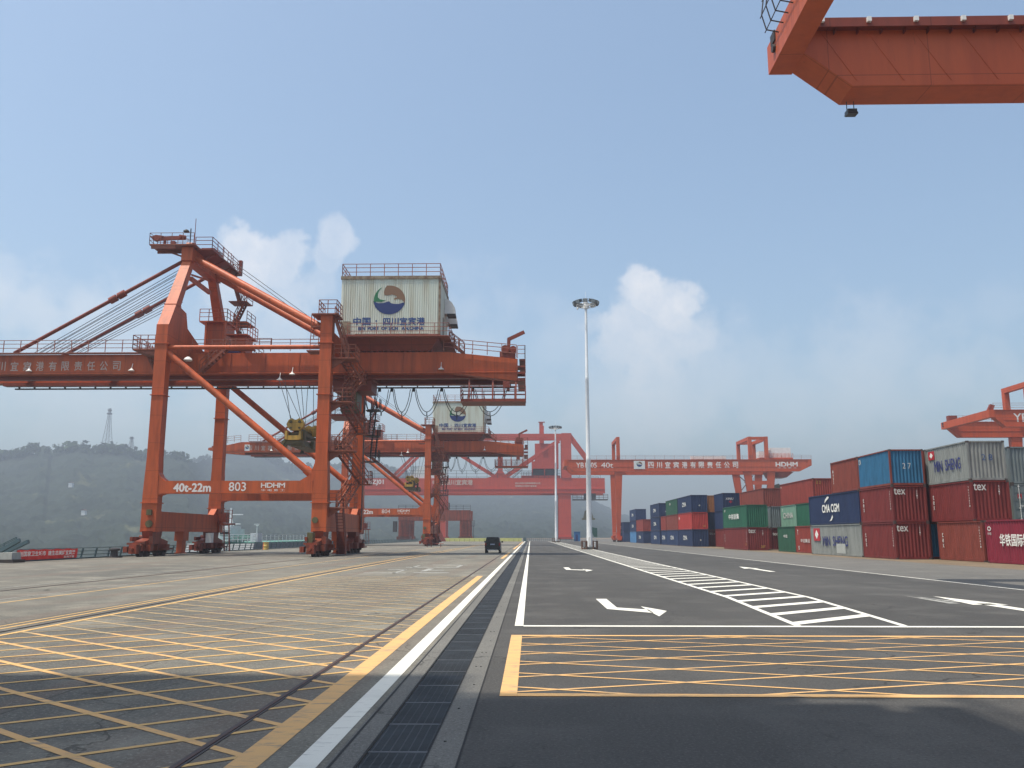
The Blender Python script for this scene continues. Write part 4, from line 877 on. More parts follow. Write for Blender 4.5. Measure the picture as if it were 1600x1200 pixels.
# ---------------------------------------------------------------- light masts
def mast(x,y,h,r0,label):
    root=thing('light_mast',(x,y,0),label,'light mast','tall white light masts in the road island')
    b=MB(); b.lathe((x,y,0),[(r0*1.9,0),(r0*1.9,.06),(r0*1.05,.1),(r0*.95,2),(r0*.8,h*.35),(r0*.8+.012,h*.35+.02),(r0*.74,h*.36),(r0*.6,h*.68),(r0*.6+.01,h*.68+.02),(r0*.55,h*.69),(r0*.42,h)],20); p=b.build('pole','galv',root,True)
    b=MB(); b.box(x-.16,x+.16,y-r0-.06,y-r0+.05,.5,1.5); b.build('service_door','white',p)
    b=MB()
    for i in range(24):
        t=2*math.pi*i/24;u=2*math.pi*(i+1)/24
        b.tube((x+1.25*math.cos(t),y+1.25*math.sin(t),h-.3),(x+1.25*math.cos(u),y+1.25*math.sin(u),h-.3),.05,6)
    for i in range(6):
        t=2*math.pi*i/6; b.beam((x,y,h-.35),(x+1.25*math.cos(t),y+1.25*math.sin(t),h-.32),.07)
    b.tube((x,y,h-.7),(x,y,h+.15),.3,12); b.tube((x,y,h+.1),(x,y,h+1.6),.02,5); b.build('head_ring','galv',root)
    for i in range(10):
        t=2*math.pi*(i+.3)/10; c,s=math.cos(t),math.sin(t)
        b=MB(); p=Vector((x+1.35*c,y+1.35*s,h+.05)); b.beam(p-Vector((c,s,0))*.22+Vector((0,0,.12)),p+Vector((c,s,0))*.3-Vector((0,0,.1)),.62,.42); l=b.build('floodlight','lamp',root)
        b=MB(); q=p+Vector((c,s,0))*.32-Vector((0,0,.11)); b.beam(q-Vector((c,s,-.4))*.0,q+Vector((c,s,-.42))*.02,.54,.34); b.build('lens','glass',l)
    b=MB(); b.lathe((x-1.1,y-.4,h-.95),[(.02,0),(.14,.1),(.14,.25),(.03,.4)],10); b.build('camera','white',root)
    b=MB(); rg=1.0
    for i in range(8):
        t=2*math.pi*(i+.5)/8; q=Vector((x+rg*math.cos(t),y+rg*math.sin(t),0)); b.tube(q,q+Vector((0,0,1.05)),.075,8)
        u=2*math.pi*(i+1.5)/8; q2=Vector((x+rg*math.cos(u),y+rg*math.sin(u),0))
        if i!=5:
            for z in (.12,.98): b.beam(q+Vector((0,0,z)),q2+Vector((0,0,z)),.09)
        for z in (.3,.75): b.tube(q+Vector((0,0,z)),q+Vector((0,0,z+.12)),.085,8)
    b.build('guard_rail','rusty',root)
    b=MB(); b.lathe((x,y,0),[(.75,0.004),(.75,.28),(.7,.3),(.3,.3)],16); b.build('footing','kerb',root)
    done()
mast(7.25,107.5,31.2,.36,'tall white light mast nearest the camera, ringed with floodlights, between the road lanes')
mast(6.55,222,29.4,.38,'farther white light mast in front of the dark red portal crane')

# ---------------------------------------------------------------- containers
CC={'tex':(.18,.03,.027),'red':(.26,.045,.032),'rust':(.22,.052,.036),'maroon':(.13,.024,.024),'crimson':(.22,.022,.04),'bright':(.42,.045,.035),'blue':(.03,.14,.26),'navy':(.02,.035,.09),'navy2':(.028,.05,.12),'green':(.025,.12,.07),'dgreen':(.03,.10,.06),'pale':(.20,.36,.27),'grey':(.25,.265,.25),'sgrey':(.17,.20,.205),'orange':(.36,.15,.06),'lblue':(.08,.22,.42),'olive':(.2,.2,.15)}
for k,c in CC.items(): M['ct_'+k]=mat('container_'+k,c,.55,col2=tuple(x*.62 for x in c),scale=1.6,amt=.8,stretch=(1.2,1.2,.35),thr=(.42,.68),col3=(.11,.05,.03) if k not in('grey','sgrey') else (.22,.14,.08),scale3=2.6,thr3=(.66,.73),spec=.3)
M['ct_fr']=mat('container_lower_rail',(.07,.05,.045),.7)
CW,CH=2.438,2.591
cmesh={}
def wallprof(a0,a1,pitch,dep):
    n=max(4,int(round((a1-a0)/pitch))); w=(a1-a0)/n; P=[]
    for i in range(n): s=a0+i*w; P+=[(s,0),(s+w*.26,0),(s+w*.5,dep),(s+w*.76,dep)]
    P.append((a1,0)); return P
def cont_parts(L,H,door):
    key=(L,H,door)
    if key in cmesh: return cmesh[key]
    W=CW; body=MB(); e=.0
    zb,zt=.17,H-.09
    for x,s in ((.03,1),(W-.03,-1)):
        P=wallprof(.12,L-.12,.278,.036); vs=[];fs=[]
        for a,d in P:
            for z in (zb,zt): vs.append((x+s*d,a,z))
        for i in range(len(P)-1): fs.append((2*i,2*i+2,2*i+3,2*i+1))
        body.add(vs,fs)
    ends=[(L-.03,-1)] if door else [(.03,1),(L-.03,-1)]
    for y,s in ends:
        P=wallprof(.12,W-.12,.25,.045); vs=[];fs=[]
        for a,d in P:
            for z in (zb,zt): vs.append((a,y+s*d,z))
        for i in range(len(P)-1): fs.append((2*i,2*i+2,2*i+3,2*i+1))
        body.add(vs,fs)
    P=wallprof(.08,L-.08,.21,.02); vs=[];fs=[]
    for a,d in P:
        for x in (.05,W-.05): vs.append((x,a,H-.02-d))
    for i in range(len(P)-1): fs.append((2*i,2*i+1,2*i+3,2*i+2))
    body.add(vs,fs)
    fr=MB()
    for x in (0,W-.12):
        for y in (0,L-.12): fr.box(x,x+.12,y,y+.12,.12,H-.118)
    for x in (0,W-.06): fr.box(x,x+.06,.18,L-.18,H-.09,H-.01); fr.box(x+.001,x+.059,.18,L-.18,.03,.18)
    for y in (0,L-.07): fr.box(.18,W-.18,y,y+.07,H-.11,H-.012); fr.box(.18,W-.18,y+.001,y+.069,.03,.18)
    ca=MB()
    for x in (-.004,W-.156):
        for y in (-.004,L-.156):
            for z in (0,H-.115): ca.box(x,x+.16,y,y+.16,z,z+.117)
    cmesh[key]=(body,fr,ca); return cmesh[key]
ncont=[0]
GRP='stacked shipping containers in the yard'
def container(X,Y,lev,L,col,label,side=None,end=None,door=False,zoff=None,H=CH,dz=0,x_off=0):
    global ORG
    z=lev*CH+dz
    root=thing('shipping_container',(X+CW/2,Y+L/2,z),label,'container',GRP)
    off=Vector((X+x_off,Y,z)); mm='ct_'+col
    body,fr,ca=cont_parts(L,H,door)
    key=(L,H,door,col)
    def bld(src,name,m,parent):
        k2=(name,)+key
        if k2 in cmesh: me=cmesh[k2]
        else:
            b=MB(); sh=Vector((CW/2,L/2,0)); b.v=[v-sh for v in src.v]; b.f=src.f
            sv=ORG; globals()['ORG']=Vector((0,0,0)); o=b.build(name,m,parent); globals()['ORG']=sv
            cmesh[k2]=o.data; return o
        o=bpy.data.objects.new(name,me); C.objects.link(o); o.parent=parent; return o
    bd=bld(body,'body',mm,root); bld(fr,'frame','ct_rust' if col=='blue' else mm,root); bld(ca,'corner_casting','ct_fr',root)
    if door:
        for k in (0,1):
            x0=X+.13+k*(CW/2-.13); x1=x0+CW/2-.135
            b=MB(); b.box(x0,x1,Y+.03,Y+.07,z+.18,z+H-.12)
            for q in range(4): b.box(x0+.06,x1-.06,Y+.012,Y+.03,z+.28+q*.57,z+.28+q*.57+.4)
            d=b.build('door',mm,root)
            for t in (.3,.72):
                b=MB(); xx=x0+(x1-x0)*t; b.tube((xx,Y-.02,z+.08),(xx,Y-.02,z+H-.05),.022,6)
                for zz in (.15,.9,1.6,H-.2): b.box(xx-.06,xx+.06,Y-.03,Y+.012,z+zz,z+zz+.06)
                b.box(xx,xx+.3,Y-.05,Y-.02,z+1.05,z+1.1); b.build('lock_bar','white' if col in('grey','sgrey') else 'ct_fr',d)
    xs_=X-.006
    for t in (side or []):
        s,a,e,z0,z1,m2,bo=t[:7]      # a,e: distance from the near end along the container as (left,right) in the picture
        text(s,Y+a,Y+e,z+z0,z+z1,m2,root,xs_,axis='-x',bold=bo)
    for t in (end or []):
        s,a,e,z0,z1,m2,bo=t[:7]
        text(s,X+a,X+e,z+z0,z+z1,m2,root,Y-.006,bold=bo)
    done(); return root
M['patch']=mat('lighter_grey_patch',(.42,.44,.41),.6,col2=(.3,.32,.3),scale=2)
M['l_w']=mat('container_white_letters',(.62,.62,.58),.6,col2=(.3,.2,.18),scale=5,amt=.7,thr=(.5,.7))
M['l_b']=mat('container_blue_letters',(.03,.04,.17),.6,col2=(.2,.22,.26),scale=5,amt=.6,thr=(.55,.68))
M['l_bw']=mat('container_bright_letters',(.8,.8,.74),.5)
M['l_y']=mat('container_yellow_letters',(.45,.3,.06),.6)
M['l_r']=mat('container_red_sign',(.45,.03,.04),.5)
def vtex(L): return [('t',L-.62,L-.82,1.55,1.85,'l_w',.03),('e',L-.62,L-.82,1.2,1.45,'l_w',.03),('x',L-.62,L-.82,.85,1.1,'l_w',.03)]+[(c,.42,.3,2.1-i*.17,2.2-i*.17,'l_w',.02) for i,c in enumerate('TEXU4821')]
tend=[('tex',.15,.95,1.95,2.38,'l_w',.02)]+[(c,1.72,1.8,2.15-i*.17,2.27-i*.17,'l_w',.02) for i,c in enumerate('2G1T')]
S=6.058; F=12.192
c_=container
# column at x=25.8, stack nearest (three high)
XA=25.75
c_(XA,62.1,0,S,'tex','maroon container with small white lettering, bottom of the stack under the blue one',vtex(S),tend)
c_(XA,62.1,1,S,'tex','maroon container with small white lettering, directly beneath the bright blue container',vtex(S),tend)
c_(XA,62.1,2,S,'blue','bright blue container with brown top rim, topmost of its stack',[('CN',S-.3,S-.7,1.9,2.3,'l_w',.02)],[('2 7',.9,1.5,1.2,1.6,'l_w',0)])
c_(XA+.02,68.3,2,S,'rust','rust red container behind the bright blue one on the third tier',[(c,S-.5,S-.66,1.7-i*.3,1.92-i*.3,'l_w',.03) for i,c in enumerate('1432')],H=CH+.02)
c_(XA-.05,68.25,0,F,'grey','pale grey long container with blue lettering on the ground beneath a navy one',[('MIN  SHENG',9.0,3.0,.8,1.6,'l_b',.02)])
c_(XA-.05,68.3,1,F,'navy','navy container with big white lettering, on top of a grey one',[('CMA CGM',8.6,4.4,1.05,1.7,'l_bw',.05)],None)
# column two
XB=28.5
for lev,col,lab in ((0,'blue','blue container glimpsed at ground level in the gap between two maroon stacks'),(1,'maroon','dark maroon container in the narrow gap, middle tier'),(2,'rust','rust red container on the top tier, squeezed between the blue and grey ones')):
    c_(XB,62.8,lev,S,col,lab)
c_(XB,55.5,0,S,'rust','faded rust container on the ground directly left of the crimson one',vtex(S),None)
c_(XB,56.4,1,S,'tex','maroon container with a small white end mark, directly beneath the top grey one',vtex(S),tend)
c_(XB,56.5,2,S,'grey','grey container with blue lettering on the top tier over two red ones',[('MIN  SHENG',4.7,1.0,.85,1.6,'l_b',.02)],[('2 8',.9,1.6,1.3,1.7,'letter_blue',0)])
c_(28.15,43.3,0,F-1.0,'crimson','crimson long container with white Chinese lettering at the right edge of the frame',[('华铁国际物流',9.6,5.9,1.05,1.75,'l_bw',.02),('服务热线 021-8888',6.6,3.0,.3,.5,'l_w',.01),('O',10.9,10.5,1.95,2.2,'l_w',.08),('华铁',10.95,10.5,1.7,1.85,'l_w',.01)])
XD=33.3
c_(XD,60.4,0,S,'tex','maroon container hidden low behind the crimson one at the right edge',None,None)
c_(XD,60.4,1,S,'sgrey','grey container with locking bars on its doors at the right edge',None,[('M',.35,.6,1.6,1.9,'l_r',.04)],door=True)
c_(XD,60.4,2,S,'sgrey','weathered grey-green corrugated container at the right edge on the top tier',None,[('2 8',1.1,1.8,1.3,1.7,'dark',0)])
c_(XD+2.7,60.4,2,S,'sgrey','grey corrugated container cut off by the right frame edge, top tier')
c_(XD+2.7,60.4,1,S,'dgreen','green container cut off by the right frame edge, middle tier'); c_(XD+2.7,60.4,0,S,'red','red container cut off by the right frame edge, ground tier')
c_(31.0,56.4,0,S,'green','green container seen as a thin strip behind the faded rust one')
# next group, x about 26.5..31
c_(26.5,81.7,0,S,'red','red container with rows of white characters on the ground beside the pale grey one',[('中远集运',4.4,1.6,1.0,1.35,'l_w',.02),('T',5.3,5.1,1.75,2.2,'l_w',.06),('S',5.2,4.9,.3,.65,'l_w',.05)],None)
c_(26.5,87.9,0,S,'dgreen','mossy green container on the ground beside a red one with white characters',[('中远',3.9,2.6,1.45,1.75,'l_w',.04)],None)
c_(30.3,93.4,0,S,'red','red container hidden under the dark green one on the second tier'); c_(30.3,99.6,0,S,'maroon','maroon container hidden under the pale green one')
c_(30.3,93.4,1,S,'green','dark green ribbed container in shade right of the pale green one')
c_(30.3,99.6,1,S,'pale','pale mint green container with faded white lettering on the second tier',[('CHINA',5.0,1.2,1.1,1.7,'l_w',.04),('S',5.3,5.1,1.9,2.2,'l_w',.04)],None)
c_(30.4,93.6,2,F,'red','long plain red container topmost behind the navy one with big lettering',[('·',11.8,11.6,2.1,2.3,'l_w',.1)],[('2 2',.4,.9,2.0,2.3,'l_y',0)])
c_(33.1,94.2,0,F,'maroon','maroon container behind the long red stack, ground tier'); c_(33.1,94.2,1,F,'navy','navy container behind the long red stack, second tier'); c_(33.1,94.2,2,F,'navy','navy container seen past the right end of the long red one')
c_(29.15,106.2,0,S,'maroon','maroon container with a white mark seen past the mossy green one',None,[('tex',.2,.8,1.7,2.0,'l_w',.04)]); c_(29.15,106.2,1,S,'sgrey','blue-grey ribbed container end left of the pale mint one')
c_(26.4,112.6,0,S,'dgreen','dark green container low in the gap right of the green and maroon pair'); c_(26.4,112.6,1,S,'dgreen','shaded dark green container in the gap beside the green lettered one')
XC=24.75
c_(XC,100,0,F,'tex','maroon container with small white lettering under the green one with white characters',vtex(F)+[('W',.9,.55,.5,.8,'l_y',.02)],tend+[('20T',1.5,2.0,.3,.55,'l_y',.02)])
c_(XC,100,1,F,'green','green container with white characters standing on a maroon one',[('中铁联集',8.9,3.6,1.0,1.65,'l_bw',.02),('O',11.3,10.6,2.0,2.25,'l_w',.06)],None)
c_(30.3,113.2,0,F,'navy','navy container at the bottom under the dark red tier at the back'); c_(30.3,113.2,1,F,'green','green container under the dark red tier at the back')
c_(30.3,113.2,2,F,'rust','dark red container on the third tier behind the green lettered one')
c_(33.4,122,0,F,'red','red container at ground level behind the distant crane leg'); c_(33.4,122,1,F,'maroon','maroon container at mid height behind the distant crane leg'); c_(33.4,122,2,F,'rust','red container on the third tier under the distant yellow spreader',[('B',11.6,11.1,1.8,2.3,'l_w',.04)])
c_(27.9,126,0,S,'tex','maroon container deep in the stack right of the orange one, ground tier'); c_(27.9,126,1,S,'navy','navy container deep in the stack right of the orange one, second tier')
c_(27.9,126,2,S,'navy','navy container with small white markings right of the orange one',None,[('XINU',.4,1.5,1.6,1.9,'l_w',.02),('中',.9,1.3,1.1,1.5,'l_r',.03)])
c_(27.15,133.6,0,S,'maroon','brown-red container with door bars and white codes under a navy one',None,[('CRXU 14',.2,1.0,1.8,2.1,'l_w',.02),('2210',1.4,2.1,1.8,2.1,'l_w',.02)],door=True)
c_(27.15,133.6,1,S,'navy','navy container directly beneath the tan orange one',None,[('o',1.1,1.35,.7,.95,'l_w',.05)]); c_(27.15,133.6,2,S,'orange','tan orange ribbed container on the third tier')
XN=24.4
cma=lambda L:[('CMA',L*.5+1.7,L*.5-1.7,1.0,1.65,'l_bw',.05)]
dot=[('o',1.15,1.35,.9,1.1,'l_w',.05)]
c_(XN,132,0,F,'navy','navy container with small white lettering on the ground beneath the vermilion one',cma(F),dot); c_(XN,132,1,F,'bright','vermilion red container sandwiched between two navy ones',[('H',11.2,10.6,1.6,2.1,'l_bw',.05)],[('20T',1.7,2.1,.4,.6,'l_y',.02)])
c_(XN,132,2,F,'navy','navy container with small white lettering on top of the vermilion one',cma(F),dot)
c_(XN,144.6,0,F,'navy2','navy container on the ground, nearer of two small-lettered ones left of the vermilion stack',cma(F)); c_(XN,144.6,1,F,'rust','dull red container on the second tier under the small green one'); c_(XN,144.6,2,F,'dgreen','small green container on the third tier left of the navy one on the vermilion stack',[('中',8,6.8,1.6,2.1,'l_w',.04)])
c_(XN,157.2,0,S,'navy2','navy container on the ground, farther of two small-lettered ones left of the vermilion stack',cma(S)); c_(XN,157.2,1,S,'red','dull red container on the second tier beside the tall navy stack')
for lev,lab in ((0,'navy container at the foot of the three high navy stack'),(1,'navy container in the middle of the three high navy stack'),(2,'navy container on top of the three high navy stack')):
    c_(XN,165,lev,F,'navy' if lev else 'navy2',lab,cma(F),dot)
c_(XN,189,0,F,'navy','navy container under a red one left of the three high navy stack',cma(F)); c_(XN,189,1,F,'red','red container on a navy one left of the three high navy stack')
c_(XN,202,0,F,'lblue','light blue container at the foot of a distant navy stack'); c_(XN,202,1,F,'navy','navy container on the light blue one in the distant stack',cma(F)); c_(XN,202,2,F,'navy2','navy container on top above the light blue one in the distant stack',cma(F))
c_(XN,229,0,F,'navy2','leftmost navy container on the ground beside the far gantry leg'); c_(XN,229,1,F,'navy','leftmost navy container, upper one beside the far gantry leg',[('C',7,5,1.0,1.6,'l_w',.05)])
# supports of rows seen only in part
c_(31.2,68.3,0,F,'navy','navy container buried behind the grey and navy pair')
# white rounded strokes above and below the CMA CGM lettering + square sign on the grey one
def on_side(name,cont_label,pts_list,m,x):
    global ORG
    root=[o for o in ALL() if o.get('label')==cont_label][0]; ORG=Vector(root.location)
    b=MB()
    for pts in pts_list: b.prism(pts,'x',x-.012,x-.004)
    b.build(name,m,root); done()
z1=CH
on_side('swoosh','navy container with big white lettering, on top of a grey one',[[(76.2,z1+1.85),(76.0,z1+2.15),(75.4,z1+2.4),(75.0,z1+2.35),(75.2,z1+2.2),(75.7,z1+2.05)],[(75.2,z1+.28),(75.4,z1+.2),(74.9,z1+.4),(74.4,z1+.8),(74.3,z1+.6),(74.6,z1+.35)]],'l_bw',XA-.05)
lab='pale grey long container with blue lettering on the ground beneath a navy one'
on_side('sign_square',lab,[[(79.6,1.2),(79.6,2.3),(77.9,2.3),(77.9,1.2)]],'l_r',XA-.05)
on_side('sign_mark',lab,[[(79.2,1.75),(78.75,2.15),(78.3,1.75),(78.75,1.35)]],'l_bw',XA-.062)
on_side('repair_patch',lab,[[(73.9,.2),(73.9,1.0),(71.8,1.0),(71.8,.2)]],'patch',XA-.05)
lab='grey container with blue lettering on the top tier over two red ones'
on_side('sign_square',lab,[[(62.0,2*z1+1.75),(62.0,2*z1+2.35),(61.1,2*z1+2.35),(61.1,2*z1+1.75)]],'l_r',XB)
on_side('sign_mark',lab,[[(61.8,2*z1+2.05),(61.55,2*z1+2.25),(61.3,2*z1+2.05),(61.55,2*z1+1.85)]],'l_bw',XB-.012)

# ---------------------------------------------------------------- vehicle
def van():
    x,y=-3.62,83.0; root=thing('van',(x,y+1.8,0),'black minivan driving away along the yellow line','van')
    prof=[(-.70,.28),(-.74,.55),(-.74,.92),(-.70,1.0),(-.60,1.46),(-.5,1.53),(.5,1.53),(.60,1.46),(.70,1.0),(.74,.92),(.74,.55),(.70,.28)]
    M['van']=mat('black_car_paint',(.012,.013,.016),.25,spec=.6); M['tail']=mat('tail_lamp_red',(.25,.01,.01),.3); M['plate']=mat('number_plate',(.35,.38,.45),.5)
    b=MB(); secs=[(y,.97,.99,0),(y+.05,1,1,0),(y+2.4,1,1,0),(y+3.2,.98,.78,0),(y+3.9,.93,.62,0)]
    vs=[];fs=[];n=len(prof)
    for (yy,sx,sz,o) in secs:
        for (px,pz) in prof: vs.append((x+px*sx,yy,.28+(pz-.28)*sz))
    for i in range(len(secs)-1):
        for k in range(n): a=i*n+k; c=i*n+(k+1)%n; fs.append((a,c,c+n,a+n))
    fs+=[tuple(range(n)),tuple(range(len(vs)-1,len(vs)-n-1,-1))]
    b.add(vs,fs); body=b.build('body','van',root)
    b=MB(); b.prism([(x-.58,1.03),(x+.58,1.03),(x+.5,1.42),(x-.5,1.42)],'y',y-.012,y-.002); b.build('rear_window','glassd',root)
    b=MB(); b.box(x-.72,x+.72,y-.09,y-.003,.32,.56); b.build('bumper','van',root)
    b=MB(); b.box(x-.5,x+.5,y-.105,y-.091,.28,.34); b.build('bumper_trim','panel',root)
    b=MB(); b.box(x-.22,x+.22,y-.02,y-.003,.78,.9); b.build('number_plate','plate',root)
    for s in (-1,1):
        b=MB(); b.box(x+s*.66-.06,x+s*.66+.06,y-.02,y-.003,.7,.98); b.build('tail_light','tail',root)
        b=MB(); b.box(x+s*.84-.08,x+s*.84+.08,y+2.5,y+2.6,.98,1.14); b.box(x+s*.76-.04,x+s*.76+.04,y+2.5,y+2.55,1.0,1.04); b.build('wing_mirror','van',root)
        for yy in (y+.65,y+3.1):
            b=MB(); b.tube((x+s*.74,yy,.29),(x+s*.56,yy,.29),.29,18); wl=b.build('wheel','tyre',root)
            b=MB(); b.tube((x+s*.75,yy,.29),(x+s*.70,yy,.29),.17,12); b.build('rim','galv',wl)
        b=MB(); b.box(x+s*.745-.003,x+s*.745+.003,y+.3,y+2.5,1.02,1.03); 
    done()
van()
# ---------------------------------------------------------------- quay edge: fence, banner, block, bollard, ship
ff=thing('quay_fence',(-32.8,120,0),'blue-grey steel rail fence running along the river edge of the quay','fence')
for k in range(99):
    y=55+k*2.02
    b=MB(); b.beam((-32.8,y,0),(-32.65,y,.78),.09,.12); b.build('post','edge',ff)
ff.children
b=MB(); 
for z in (.3,.55,.78): b.tube((-32.75,54.8,z),(-32.75,255,z),.03,6)
b.box(-32.95,-32.6,54.8,255,0.002,.1); b.build('rail','edge',ff); done()
M['banner']=mat('red_banner_cloth',(.72,.045,.035),.7,col2=(.6,.035,.03),scale=1); 
root=thing('banner',(-32.6,57,0),'red cloth banner with white slogan hung on the quay fence','banner')
b=MB(); n=40; vs=[];fs=[]
for i in range(n+1):
    y=54.7+7.4*i/n
    for j in range(4): vs.append((-32.58+.04*math.sin(i*1.1+j*.5),y,.1+j*.215+.02*math.sin(i*.8)*(j==3)))
for i in range(n):
    for j in range(3): a=i*4+j; fs.append((a,a+4,a+5,a+1))
b.add(vs,fs); b.build('cloth','banner',root)
def textx(s,y0,y1,z0,z1,m,root,x):
    fontc.body=s; fontc.offset=.02
    dg=bpy.context.evaluated_depsgraph_get(); dg.update(); me=bpy.data.meshes.new_from_object(fonto.evaluated_get(dg))
    xs=[v.co.x for v in me.vertices]; ys=[v.co.y for v in me.vertices]; a,bb,c,d=min(xs),max(xs),min(ys),max(ys)
    for v in me.vertices: v.co=Vector((x,y0+(y1-y0)*(v.co.x-a)/(bb-a),z0+(z1-z0)*(v.co.y-c)/(d-c)))-ORG
    me.materials.clear(); me.materials.append(M[m]); o=bpy.data.objects.new('lettering',me); C.objects.link(o); o.parent=root
textx('创国家卫生城市  建生态美好宜宾港',54.9,61.7,.33,.66,'l_bw',root,-32.5); textx('宜宾港宣',60.2,61.6,.14,.28,'l_bw',root,-32.5)
done()
M['block_c']=mat('pale_concrete',(.34,.34,.32),.8,col2=(.2,.2,.17),scale=3)
root=thing('concrete_block',(-32.4,53.8,0),'grey concrete block on a dark plinth in front of the red banner','block')
b=MB(); b.hexa([(-32.95,53.3,.2),(-32.0,53.3,.2),(-32.0,54.3,.2),(-32.95,54.3,.2)],[(-32.9,53.35,.62),(-32.05,53.35,.62),(-32.05,54.25,.62),(-32.9,54.25,.62)]); b.build('block','block_c',root)
b=MB(); b.box(-32.99,-31.8,53.1,54.4,.003,.19); b.build('plinth','dark',root); done()
root=thing('bollard',(-31.9,66.3,0),'dark mushroom shaped mooring bollard beside the fence right of the banner','bollard')
b=MB(); b.lathe((-31.9,66.3,0),[(.34,0),(.3,.1),(.24,.35),(.26,.5),(.42,.56),(.4,.68),(.1,.74)],16); b.build('post','dark',root,True); b=MB(); b.box(-32.4,-31.4,65.9,66.7,0.003,.05); b.build('base_plate','dark',root); done()
for k,(xx,yy,cc,lb) in enumerate([(-31.8,104,'orange','orange drum standing by the fence behind the nearest crane'),(-31.4,103,'ct_y','yellow drum standing beside an orange drum by the fence')]):
    if cc=='ct_y': M['drum_y']=mat('yellow_drum',(.5,.36,.1),.5); mn='drum_y'
    else: M['drum_o']=mat('orange_drum',(.5,.12,.04),.5); mn='drum_o'
    b=MB(); b.lathe((xx,yy,0),[(.3,0),(.31,.05),(.29,.1),(.29,.4),(.31,.43),(.29,.46),(.29,.8),(.31,.84),(.31,.9)],16); o=b.build('drum',mn,None,True); tag(o,lb,'drum','drums by the fence')
# gangway at left
root=thing('gangway',(-37,50,0),'dark steel gangway ramp rising beyond the quay edge at far left','gangway')
b=MB()
for dx in (0,.9): b.beam((-41.0,60.5,-1.6),(-35.0,59.0,1.35),.2,.25) if dx==0 else b.beam((-42.5,62,-1.8),(-35.2,60.4,1.25),.2,.25)
b.build('ramp','edge',root); b=MB(); b.rail([(-41,60.5,-1.3),(-35.3,59.1,1.2)],.35,1.0,.03); b.build('railing','edge',root); done()
# ship
root=thing('river_ship',(-42,125,-1),'white river ship with radar mast and green deck gear moored behind the nearest crane','ship')
M['ship_w']=mat('ship_white',(.6,.64,.66),.4,col2=(.4,.42,.42),scale=1); M['ship_g']=mat('ship_green',(.12,.28,.22),.5); M['ship_h']=mat('ship_hull_grey',(.16,.18,.20),.5)
b=MB(); b.prism([(118,-10),(168,-10),(174,-1),(174,.6),(116,.6),(115,-1)],'x',-46,-37); b.build('hull','ship_h',root)
b=MB(); b.box(-45.8,-37.2,116.5,168,.61,.8); b.build('deck','ship_g',root)
b=MB(); b.box(-42.6,-41.0,118,124,.81,2.6); b.box(-42.4,-41.2,118.5,123,2.6,3.0); b.box(-45.0,-42.7,119,126,.81,1.9); wh=b.build('wheelhouse','ship_w',root)
b=MB(); b.box(-42.4,-41.2,117.9,117.99,1.7,2.2); b.build('wheelhouse_window','glassd',wh)
b=MB(); b.box(-42.25,-42.0,121,121.2,.8,5.5); b.box(-43.2,-40.4,121.05,121.15,4.5,4.65); b.box(-43,-40.7,121.05,121.15,3.2,3.35); b.beam((-41.2,121.1,.8),(-42.0,121.1,4.4),.08); b.build('mast','ship_w',root)
b=MB(); b.beam((-38.6,122,.8),(-38.6,122,2.9),.12); b.prism([(-38.9,3.2),(-38.3,3.2),(-38.6,2.9)],'y',121.9,122.1); b.box(-39.0,-38.3,121.9,122.1,3.15,3.3); b.build('searchlight','ship_w',root)
b=MB(); b.box(-41.3,-38.6,116,118,1.15,1.25); b.box(-41.3,-38.8,119,120,1.6,1.7); b.box(-41.0,-39.0,121,122,1.35,1.6)
for k in range(6): b.tube((-41.1+k*.5,118,.8),(-41.1+k*.5,118,1.6),.05,6)
b.build('deck_gear','ship_g',root)
b=MB(); b.rail([(-41.5,115,.8),(-36.9,115,.8)],1.0,.7,.035); b.rail([(-37.2,116,.8),(-37.2,168,.8)],1,2,.03); b.build('ship_railing','ship_w',root)
b=MB(); b.box(-37.9,-36.9,117,119,.8,2.0); b.build('deck_locker','ship_w',root); done()
# far barrier, fence, hut, sign
M['ybar']=mat('yellow_green_barrier',(.42,.42,.14),.6,col2=(.3,.32,.12),scale=.8)
root=thing('barrier_wall',(-16,256,0),'low yellow-green barrier along the far end of the quay behind the van','barrier')
b=MB(); b.prism([(256,0),(256.6,0),(256.45,.95),(256.15,.95)],'x',-31.5,-2.6); b.build('wall','ybar',root)
b=MB()
for k in range(20): b.tube((-31+k*1.45,255.6,0),(-31+k*1.45,255.6,.7),.05,6)
b.build('post','dark',root); done()
root=thing('far_fence',(6,262,0),'pale blue rail fence closing the end of the road beyond the drain','fence')
b=MB(); b.rail([(-1,262,0),(7,262,0)],.95,.6,.05); b.rail([(9,262,0),(14,262,0)],.6,1.5,.05); b.build('rail','edge',root); b=MB(); b.box(-2.2,-1.2,260,261,0,1.1); b.build('gate_box','edge',root); done()
root=thing('blue_hut',(15.6,262,0),'small bright blue hut right of the dark red crane leg','hut')
M['hutblue']=mat('hut_blue',(.02,.13,.32),.5); b=MB(); b.box(13.1,14.9,262,264,0.001,2.7); h=b.build('wall','hutblue',root); b=MB(); b.box(13.0,15.0,261.9,264.1,2.701,2.85); b.build('roof','hutblue',root); b=MB(); b.box(13.5,14.2,261.95,261.998,.1,2.0); b.build('door','emb_blue',root)
done()
root=thing('sign_board',(7.9,110,0),'small dark green box on a thin post just right of the nearest light mast','sign')
M['gbox']=mat('dull_green_box',(.06,.12,.11),.6); b=MB(); b.tube((8.1,110,0),(8.1,110,1.6),.04,8); b.build('post','galv',root); b=MB(); b.prism([(7.55,2.75),(8.4,2.6),(8.4,1.5),(8.0,1.5),(7.7,2.2)],'y',109.8,110.1); b.build('board','gbox',root); done()
